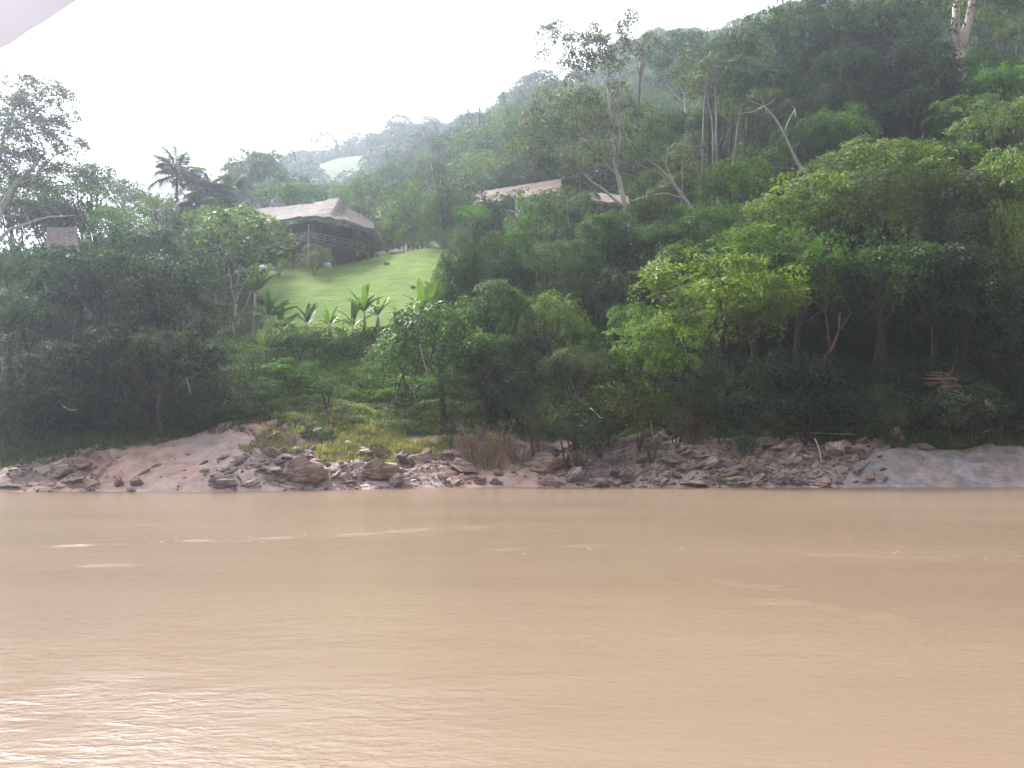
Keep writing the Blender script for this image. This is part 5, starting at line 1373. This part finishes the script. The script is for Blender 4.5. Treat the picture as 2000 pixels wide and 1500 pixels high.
# dry twiggy shrub
def twiggy(px, py, D, w, h, n, seed, label, mat='twig'):
    q = random.Random(seed); b = P(px, py, D); b.z = gz(b.x, b.y) - .05
    root = empty('dry_shrub', b); tag(root, label, 'dry shrub'); s = D / F; mb = MB()
    for i in range(n):
        a = q.uniform(-1, 1); o = Vector((a * w * s * .25, q.uniform(-.6, .6), 0))
        H = h * s * q.uniform(.5, 1.05); lean = Vector((a * w * s * .3 + q.gauss(0, .25), q.gauss(0, .4), 0))
        p1 = o + lean * .4 + Vector((0, 0, H * .5)); p2 = o + lean + Vector((q.gauss(0, .1), 0, H))
        mb.tube([o, p1, p2], [.035, .022, .008], 4, cap=False)
        for k in range(7):
            t = q.uniform(.3, 1); st = o.lerp(p1, t * 2) if t < .5 else p1.lerp(p2, t * 2 - 1)
            d = Vector((q.gauss(0, .5), q.gauss(0, .4), q.uniform(.1, .7))) * H * .32
            mb.tube([st, st + d * .6 + Vector((q.gauss(0, .04), 0, 0)), st + d], [.014, .01, .004], 3, cap=False)
    mobj('branches', mb.mesh('branches', False), M[mat], root)
    me, bl, prx, prz = PROTO['shrub_b']
    return root
tw = twiggy(948, 862, 59.2, 125, 92, 90, 3, 'dry leafless twiggy shrub above the sand chute')
tw2 = twiggy(1015, 855, 59.8, 70, 60, 40, 4, 'smaller dry twiggy shrub right of the big leafless one')
twiggy(1350, 800, 62.2, 70, 130, 40, 6, 'tangle of dry reddish stems hanging under the yellow-green overhang', 'bark_red')
twiggy(660, 838, 60, 50, 26, 16, 8, 'few dead weed stems on the grassy hump')
for (px_, py_, D_, w_, h_, lab) in ((1532, 786, 61.2, 4, 9, 'torn white plastic scrap hanging in the dark shrubs'), (1475, 860, None, 8, 3, 'white plastic scrap lying by the weedy shrub among boulders'), (1003, 822, None, 5, 8, 'white plastic scrap caught in the dry twiggy shrub')):
    D_ = D_ or bank_hit(px_, py_) - .5; c = P(px_, py_, D_); s = D_ / F; mb = MB(); q = random.Random(px_)
    for i in range(4):
        for j in range(4):
            pass
    g = [[Vector(((i / 3 - .5) * w_ * s + q.gauss(0, .03), q.gauss(0, .08), (j / 3 - .5) * h_ * s + q.gauss(0, .03))) for j in range(4)] for i in range(4)]
    for i in range(3):
        for j in range(3): mb.poly([g[i][j], g[i + 1][j], g[i + 1][j + 1], g[i][j + 1]])
    o = mobj('plastic_scrap', mb.mesh('plastic_scrap'), M['plastic'], None, c); md = o.modifiers.new('t', 'SOLIDIFY'); md.thickness = .01; tag(o, lab, 'litter')

# ------------------------------------------------------------------ buildings
def part(name, mb, mat, root, smooth=False):
    V = [v - root.location for v in mb.V]
    return mobj(name, py_mesh(name, V, mb.Fc, smooth), M[mat], root)
def roof_sheet(root, top, bot, mat, name='thatch_roof', thick=.28, n=60, m=16, wob=.16, seed=0):
    """thatch between an upper polyline and a lower one, in overlapping courses, with a shaggy edge"""
    def samp(pl, t):
        k = t * (len(pl) - 1); a = min(int(k), len(pl) - 2); return pl[a].lerp(pl[a + 1], k - a)
    q = random.Random(seed); V = []; Fc = []
    for j in range(m + 1):
        for i in range(n + 1):
            a, b_ = samp(top, i / n), samp(bot, i / n); t = j / m
            p = a.lerp(b_, t); p.z -= .12 * (b_ - a).length * math.sin(math.pi * t) * .35
            p.z += (mnoise.noise(p * .9) * wob + mnoise.noise(p * 4) * .05 + (.05 if j % 3 == 2 else 0) + (q.uniform(-.12, .05) if j == m else q.uniform(-.03, .03)))
            V.append(p - root.location)
    for j in range(m):
        for i in range(n): a = j * (n + 1) + i; Fc.append((a, a + n + 1, a + n + 2, a + 1))
    o = mobj(name, py_mesh(name, V, Fc, False), M[mat], root); md = o.modifiers.new('thickness', 'SOLIDIFY'); md.thickness = thick; md.offset = -1 if False else 1
    # shaggy tufts along courses
    mb = MB()
    for k in range(n * 14):
        i = q.random(); t = q.choice([.2, .4, .6, .8, 1, 1, 1]) + q.uniform(-.06, .0)
        a, b_ = samp(top, i), samp(bot, i); d = (b_ - a).normalized(); p = a.lerp(b_, t); p.z -= .12 * (b_ - a).length * math.sin(math.pi * t) * .35
        p.z += mnoise.noise(p * .9) * wob + .06; s_ = d.cross(Vector((0, 0, 1))).normalized() * q.uniform(.02, .06)
        e = p + d * q.uniform(.18, .42) + Vector((0, 0, q.uniform(-.12, .02)))
        mb.poly([p - s_, p + s_, e])
    tf = mobj('loose_fronds', py_mesh('loose_fronds', [v - root.location for v in mb.V], mb.Fc, False), M[mat], o); tf['kind'] = 'stuff'
    tf.location = (0, 0, 0)
    if name == 'rear_thatch': bpy.data.objects.remove(tf)
    return o

# the two-storey thatched house on stilts
hb = P(650, 505, 104); hb.z = gz(hb.x, hb.y)
H = empty('thatched_house', hb); tag(H, 'two-storey thatched wooden house on stilts with a wrap-around balcony, at the top of the lawn', 'house')
R1, R15, R2 = P(498, 412, 110), P(600, 402, 107), P(664, 393, 105)
zf = 30.0
E = [P(470, 446, 106), P(530, 437, 103.6), P(575, 429, 102), P(612, 424, 100.6), P(640, 427, 100.4), P(668, 433, 101.2), P(700, 441, 102.5), P(731, 450, 104.5)]
Tp = [R1, R1.lerp(R15, .5), R15, R2.lerp(R15, .45) + Vector((0, 0, .12)), R2 + Vector((0, 0, .25)), P(674, 409, 105.3), P(700, 421, 106), P(726, 437, 106.6)]
roof_sheet(H, Tp, E, 'thatch', seed=1)
roof_sheet(H, [P(674, 411, 105.3), P(726, 438, 106.6), P(720, 436, 109)], [P(728, 449, 104.6), P(746, 474, 107.2), P(738, 456, 112)], 'thatch', name='hip_thatch', n=16, seed=2)
roof_sheet(H, [R2, R15, R1], [P(735, 450, 112), P(640, 428, 115), P(480, 432, 117)], 'thatch', name='rear_thatch', n=30, m=8, seed=3)
# ridge cap and tuft
mb = MB(); q = random.Random(4)
for i in range(26):
    t = i / 26; a = R1.lerp(R15, t * 2) if t < .5 else R15.lerp(R2, t * 2 - 1); a = a + Vector((0, 0, .12))
    for k in range(3):
        d = Vector((q.gauss(0, .1), q.choice([-1, 1]) * .5, -.3 + q.gauss(0, .1))); mb.tube([a + Vector((q.gauss(0, .2), 0, 0)), a + d * .7 + Vector((0, 0, .06)), a + d * 1.4], [.07, .06, .02], 4)
part('ridge_cap', mb, 'thatch', H)
mb = MB()
for k in range(14): mb.tube([R2, R2 + Vector((q.gauss(0, .12), q.gauss(0, .1), q.uniform(.25, .6)))], [.09, .03], 5)
part('ridge_tuft', mb, 'thatch', H)
# balcony deck
Bp = [P(545, 462, 104), P(568, 461, 103), P(603, 457, 101.6), P(644, 470, 103.6), P(706, 481, 106.8), P(722, 479, 110)]
for p in Bp: p.z = zf
back = [p + Vector((0.2, 5.0, 0)) for p in Bp]
mb = MB(); top = Bp + back[::-1]; nB = len(top)
base = 0
for dz in (0, -.22): mb.V += [p + Vector((0, 0, dz)) for p in top]
mb.Fc.append(tuple(range(nB))); mb.Fc.append(tuple(range(2 * nB - 1, nB - 1, -1)))
for i in range(nB): mb.Fc.append((i, nB + i, nB + (i + 1) % nB, (i + 1) % nB))
part('balcony_deck', mb, 'timber', H)
for i in range(len(Bp) - 1):
    mb = MB(); a, b_ = Bp[i], Bp[i + 1]
    mb.bar(a + Vector((0, -.05, -.12)), b_ + Vector((0, -.05, -.12)), .08, .26); part('edge_beam', mb, 'timber', H)
    rl = MB()
    for hz in (.32, .62, .98): rl.bar(a + Vector((0, -.02, hz)), b_ + Vector((0, -.02, hz)), .055)
    o = part('railing', rl, 'rail', H)
    L = (b_ - a).length; k = max(1, int(L / 1.1))
    for j in range(k):
        p0 = a.lerp(b_, (j + .5) / k); m2 = MB(); m2.bar(p0 + Vector((0, 0, .02)), p0 + Vector((0, 0, 1.0)), .05)
        mobj('baluster', py_mesh('baluster', [v - H.location for v in m2.V], m2.Fc, False), M['rail'], o)
    if i == 2 or i == 1:
        for (f0, f1) in ((.1, .45), (.45, .1)) if i == 2 else ((.5, .95), (.95, .5)):
            m2 = MB(); m2.bar(a.lerp(b_, f0) + Vector((0, 0, .05)), a.lerp(b_, f1) + Vector((0, 0, .98)), .05)
            mobj('brace', py_mesh('brace', [v - H.location for v in m2.V], m2.Fc, False), M['rail'], o)
# posts
for (px_, py_, D_, top_) in ((568, 462, 103, 1.9), (603, 457, 101.6, 2.0), (646, 470, 103.7, 0), (704, 480, 106.6, 0), (720, 479, 109, 1.2), (617, 470, 104.2, 0), (579, 470, 104.6, 1.9), (690, 480, 108.5, 0), (738, 475, 108.3, -.2), (640, 470, 106, 0)):
    p = P(px_, py_, D_); g = gz(p.x, p.y); mb = MB(); mb.tube([Vector((p.x, p.y, g - .3)), Vector((p.x, p.y, zf + top_ - .02))], [.11, .09], 7); part('post', mb, 'rail' if px_ in (603, 568) else 'timber', H)
# upper walls, set back 1.6 m from the rail, in boards
Wp = [p + Vector((.3, 1.7, 0)) for p in Bp]
for i in range(len(Wp) - 1):
    a, b_ = Wp[i], Wp[i + 1]; L = (b_ - a).length; k = max(1, int(L / .5))
    mb = MB(); d = (b_ - a).normalized(); nrm = Vector((-d.y, d.x, 0))
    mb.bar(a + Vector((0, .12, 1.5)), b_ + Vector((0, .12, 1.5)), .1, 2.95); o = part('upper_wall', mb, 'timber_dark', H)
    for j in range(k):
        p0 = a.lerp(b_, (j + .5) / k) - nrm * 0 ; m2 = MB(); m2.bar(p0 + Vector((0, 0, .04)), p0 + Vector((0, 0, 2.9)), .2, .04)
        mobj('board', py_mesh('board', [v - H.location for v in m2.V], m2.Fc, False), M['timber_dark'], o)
# lower walls
for (a, b_, mt) in ((P(560, 490, 105.4), P(618, 490, 105), 'brick'), (P(618, 490, 105), P(656, 490, 106.8), 'timber_dark'), (P(656, 490, 106.8), P(700, 488, 109.5), 'timber_dark')):
    gA, gB = gz(a.x, a.y), gz(b_.x, b_.y); mb = MB()
    zl = min(gA, gB) - .2 if mt == 'brick' else zf - 1.9
    a.z = b_.z = (zl + zf - .25) / 2; mb.bar(a, b_, .18, zf - .25 - zl); part('lower_wall', mb, mt, H)
q = random.Random(8)
# chair and hammock-like shapes on the balcony: a simple wooden chair
cp = P(588, 459, 103.3); cp.z = zf
ch = empty('balcony_chair', cp); tag(ch, 'pale wooden chair standing on the left balcony behind the rail', 'chair')
def cpart(name, segs, w=.05):
    mb = MB()
    for a, b_ in segs: mb.bar(Vector(a), Vector(b_), w)
    mobj(name, mb.mesh(name, False), M['rail'], ch)
cpart('seat', [((-.22, i * .1 - .2, .45), (.22, i * .1 - .2, .45)) for i in range(5)], .08)
cpart('backrest', [((-.22, .22, .45), (-.22, .3, 1.0)), ((.22, .22, .45), (.22, .3, 1.0)), ((-.22, .29, .95), (.22, .29, .95)), ((-.22, .26, .72), (.22, .26, .72))])
for sx in (-.2, .2):
    for sy in (-.2, .2): cpart('leg', [((sx, sy, 0.02), (sx, sy, .43))])

# long thatched lodge up the slope
def lodge(name, label, A0, A1, D0, D1, drop, rows, mat, wall_from=None, base_px=None):
    """A0,A1 ridge pixels; eave 'drop' px lower and nearer"""
    r0, r1 = P(*A0, D0), P(*A1, D1); e0, e1 = P(A0[0] - 6, A0[1] + drop, D0 - 3.2), P(A1[0] + 4, A1[1] + drop, D1 - 3.2)
    c = r0.lerp(r1, .5); c.z = gz(c.x, c.y); root = empty(name, c); tag(root, label, 'house')
    roof_sheet(root, [r0, r1], [e0, e1], mat, n=50, m=9, seed=int(A0[0]), wob=.1)
    b0, b1 = r0 + Vector((0, 4, -2.3)), r1 + Vector((0, 4, -2.3)); roof_sheet(root, [r1, r0], [b1, b0], mat, name='rear_thatch', n=20, m=5, seed=2, wob=.1)
    f0, f1 = e0 + Vector((.6, .8, -2.4)), e1 + Vector((-.6, .8, -2.4)); f0.z = f1.z = min(f0.z, f1.z)
    mb = MB(); mb.bar(f0 + Vector((0, 1.8, 1.2)), f1 + Vector((0, 1.8, 1.2)), .15, 2.7); part('front_wall', mb, 'timber_dark', root)
    mb = MB(); mb.bar(f0 + Vector((0, .7, -.1)), f1 + Vector((0, .7, -.1)), 2.4, .2); part('veranda_floor', mb, 'timber', root)
    mb = MB()
    for hz in (.35, .65, .95): mb.bar(f0 + Vector((0, -.4, hz)), f1 + Vector((0, -.4, hz)), .06)
    part('railing', mb, 'brick', root)
    n_ = max(3, int((f1 - f0).length / 2.2))
    for i in range(n_ + 1):
        p = f0.lerp(f1, i / n_) + Vector((0, -.42, 0)); g = gz(p.x, p.y); zt = e0.lerp(e1, i / n_).z + .1
        mb = MB(); mb.tube([Vector((p.x, p.y, min(g, p.z) - .3)), Vector((p.x, p.y, zt))], [.1, .09], 7); part('post', mb, 'brick' if i % 2 else 'timber', root)
    for s_ in (0, 1):
        a = (f0, f1)[s_]; rt = (r0, r1)[s_]; mb = MB(); x_ = a.x + (.1 if s_ == 0 else -.1)
        mb.V += [Vector((x_, a.y, a.z)), Vector((x_, a.y + 7, a.z)), Vector((x_, a.y + 7, a.z + 2.3)), Vector((x_, rt.y, rt.z - .5)), Vector((x_, a.y, a.z + 2.2))]; mb.Fc.append((0, 1, 2, 3, 4))
        o = part('gable_wall', mb, 'timber', root); md = o.modifiers.new('t', 'SOLIDIFY'); md.thickness = .12
    return root, f0, f1
Lg, f0, f1 = lodge('long_lodge', 'long lodge with a tan thatched roof, half hidden by trees above the lawn', (893, 384), (1096, 352), 128, 123, 24, 2, 'thatch_tan')
p = P(1087, 398, 119.2); mb = MB(); mb.bar(p + Vector((-.7, 0, 0)), p + Vector((.7, 0, 0)), .2, 3.4); part('white_wall', mb, 'white', Lg)
lodge('small_lodge', 'small thatched lodge just right of the tall thin trunks, lower than the long one', (1150, 378), (1226, 386), 112, 110, 16, 1, 'thatch_tan')
# small thatched roof at the left, seen between trees
r0, r1 = P(96, 449, 69), P(150, 449, 69); c = r0.lerp(r1, .5); c.z = gz(c.x, c.y)
hut = empty('thatched_hut', c); tag(hut, 'small hut with a grey-brown thatched roof showing between the left trees', 'hut')
roof_sheet(hut, [r0, r1], [P(86, 496, 66.8), P(158, 496, 66.8)], 'thatch', n=40, m=12, seed=9, wob=.06)
roof_sheet(hut, [r1, r0], [P(158, 480, 72), P(86, 480, 72)], 'thatch', name='rear_thatch', n=20, m=8, seed=9, wob=.06)
for (px_, D_) in ((92, 67.2), (152, 67.2), (92, 71.5), (152, 71.5)):
    p = P(px_, 490, D_); g = gz(p.x, p.y); mb = MB(); mb.tube([Vector((p.x, p.y, g - .2)), Vector((p.x, p.y, p.z + .2))], [.1, .09], 7); part('post', mb, 'timber', hut)
mb = MB(); a, b_ = P(94, 505, 69.5), P(150, 505, 69.5); ga = gz(a.x, a.y); zt = P(94, 492, 69.5).z; a.z = b_.z = (ga + zt) / 2; mb.bar(a, b_, 3.0, zt - ga); part('wall', mb, 'timber_dark', hut)
# white stones and pale sand heaps round the house
for (px_, py_, w_, h_, mt, lab, cat) in ((512, 524, 30, 16, 'white', 'whitewashed rock by the lawn, leftmost of the white ones', 'rock'), (527, 520, 22, 18, 'white', 'whitewashed rock right of the leftmost white one', 'rock'),
                                    (596, 507, 26, 20, 'white', 'white rock in front of the stilts below the balcony corner', 'rock'), (612, 505, 20, 18, 'white', 'white rock right beside the one below the balcony corner', 'rock'), (640, 518, 26, 12, 'white', 'pinkish white rock at the shrub before the house', 'rock'),
                                    (745, 494, 44, 12, 'sandpile', 'pale sand heap right of the house, nearer one', 'sand heap'), (772, 492, 40, 10, 'sandpile', 'pale sand heap right of the house, by the bamboo', 'sand heap'), (848, 458, 26, 20, 'white', 'white heap between the bamboo and the dark trees', 'sand heap')):
    D_ = hitD(px_, py_ + h_ * .4) if px_ < 700 else hitD(px_, py_ + 3); D_ = min(D_, 112) if px_ < 800 else 112
    c = P(px_, py_, D_); s = D_ / F; c.z = min(c.z, gz(c.x, c.y) + h_ * s * .3); me = ROCK[int(px_) % 9].copy(); me.materials.clear()
    o = mobj('sand_heap' if cat != 'rock' else 'white_rock', me, M[mt], None, c); o.scale = (w_ * s * .55, w_ * s * .4, h_ * s * .6); tag(o, lab, cat)
# sand path under the house's right side
def ground_strip(name, label, pts, halfw, mat, off=.03):
    V = []; Fc = []; w = []
    n = 40
    for i in range(n + 1):
        t = i / n * (len(pts) - 1); k = min(int(t), len(pts) - 2); px_ = pts[k][0] + (pts[k + 1][0] - pts[k][0]) * (t - k); D_ = pts[k][1] + (pts[k + 1][1] - pts[k][1]) * (t - k)
        for j in range(5):
            y_ = D_ + (j / 2 - 1) * halfw; x_ = (px_ - 1000) / F / .996 * D_
            V.append((x_, y_, float(ground([x_], [y_])[0]) + off))
    for i in range(n):
        for j in range(4): a = i * 5 + j; Fc.append((a, a + 5, a + 6, a + 1))
    o = mobj(name, py_mesh(name, V, Fc), M[mat]); tag(o, label, kind='structure')
ground_strip('sand_path', 'pale sandy path behind the lawn, beside the house', [(655, 107), (705, 109.5), (760, 111), (800, 112)], .9, 'sandpile')

# ------------------------------------------------------------------ boat awning edge at the top left, close to the camera
edge = [(190, -60), (146, 0), (118, 20), (88, 40), (62, 54), (44, 68), (22, 82), (0, 93), (-60, 125), (-200, 190)]
Dn = 0.42
V = []; Fc = []
for i, (ex_, ey_) in enumerate(edge):
    a = P(ex_, ey_, Dn)
    o_ = Vector((-.16, -.30, .20))
    for k in range(4): V.append(a + o_ * (k / 3) + Vector((0, 0, .03 * math.sin(k / 3 * math.pi))))
for i in range(len(edge) - 1):
    for k in range(3): a = i * 4 + k; Fc.append((a, a + 4, a + 5, a + 1))
b = V[0].copy()
o = mobj('boat_awning', py_mesh('boat_awning', [v - b for v in V], Fc), M['canopy'], None, b)
md = o.modifiers.new('thickness', 'SOLIDIFY'); md.thickness = .012
tag(o, 'blurred pale lavender-white edge of the boat awning in the top left corner', 'boat awning')

# ------------------------------------------------------------------ haze
if HAZE > 0:
    bm = bmesh.new(); bmesh.ops.create_cube(bm, size=1); me = bpy.data.meshes.new('haze'); bm.to_mesh(me); bm.free()
    m = bpy.data.materials.new('haze_air'); m.use_nodes = True; nt = m.node_tree; nt.nodes.clear()
    ou = nt.nodes.new('ShaderNodeOutputMaterial'); pv = nt.nodes.new('ShaderNodeVolumePrincipled')
    pv.inputs['Color'].default_value = (.80, .87, 1.0, 1); pv.inputs['Density'].default_value = HAZE; pv.inputs['Anisotropy'].default_value = 0.75
    nt.links.new(pv.outputs[0], ou.inputs['Volume'])
    hz = mobj('haze', me, m); hz.scale = (3400, 1500, 420); hz.location = (0, 480, 200); tag(hz, 'thin morning haze over the river valley', kind='stuff')
print('RIVER SCENE objects', len(bpy.data.objects), 'tris', sum(len(m.loops) - 2 * len(m.polygons) for m in bpy.data.meshes))
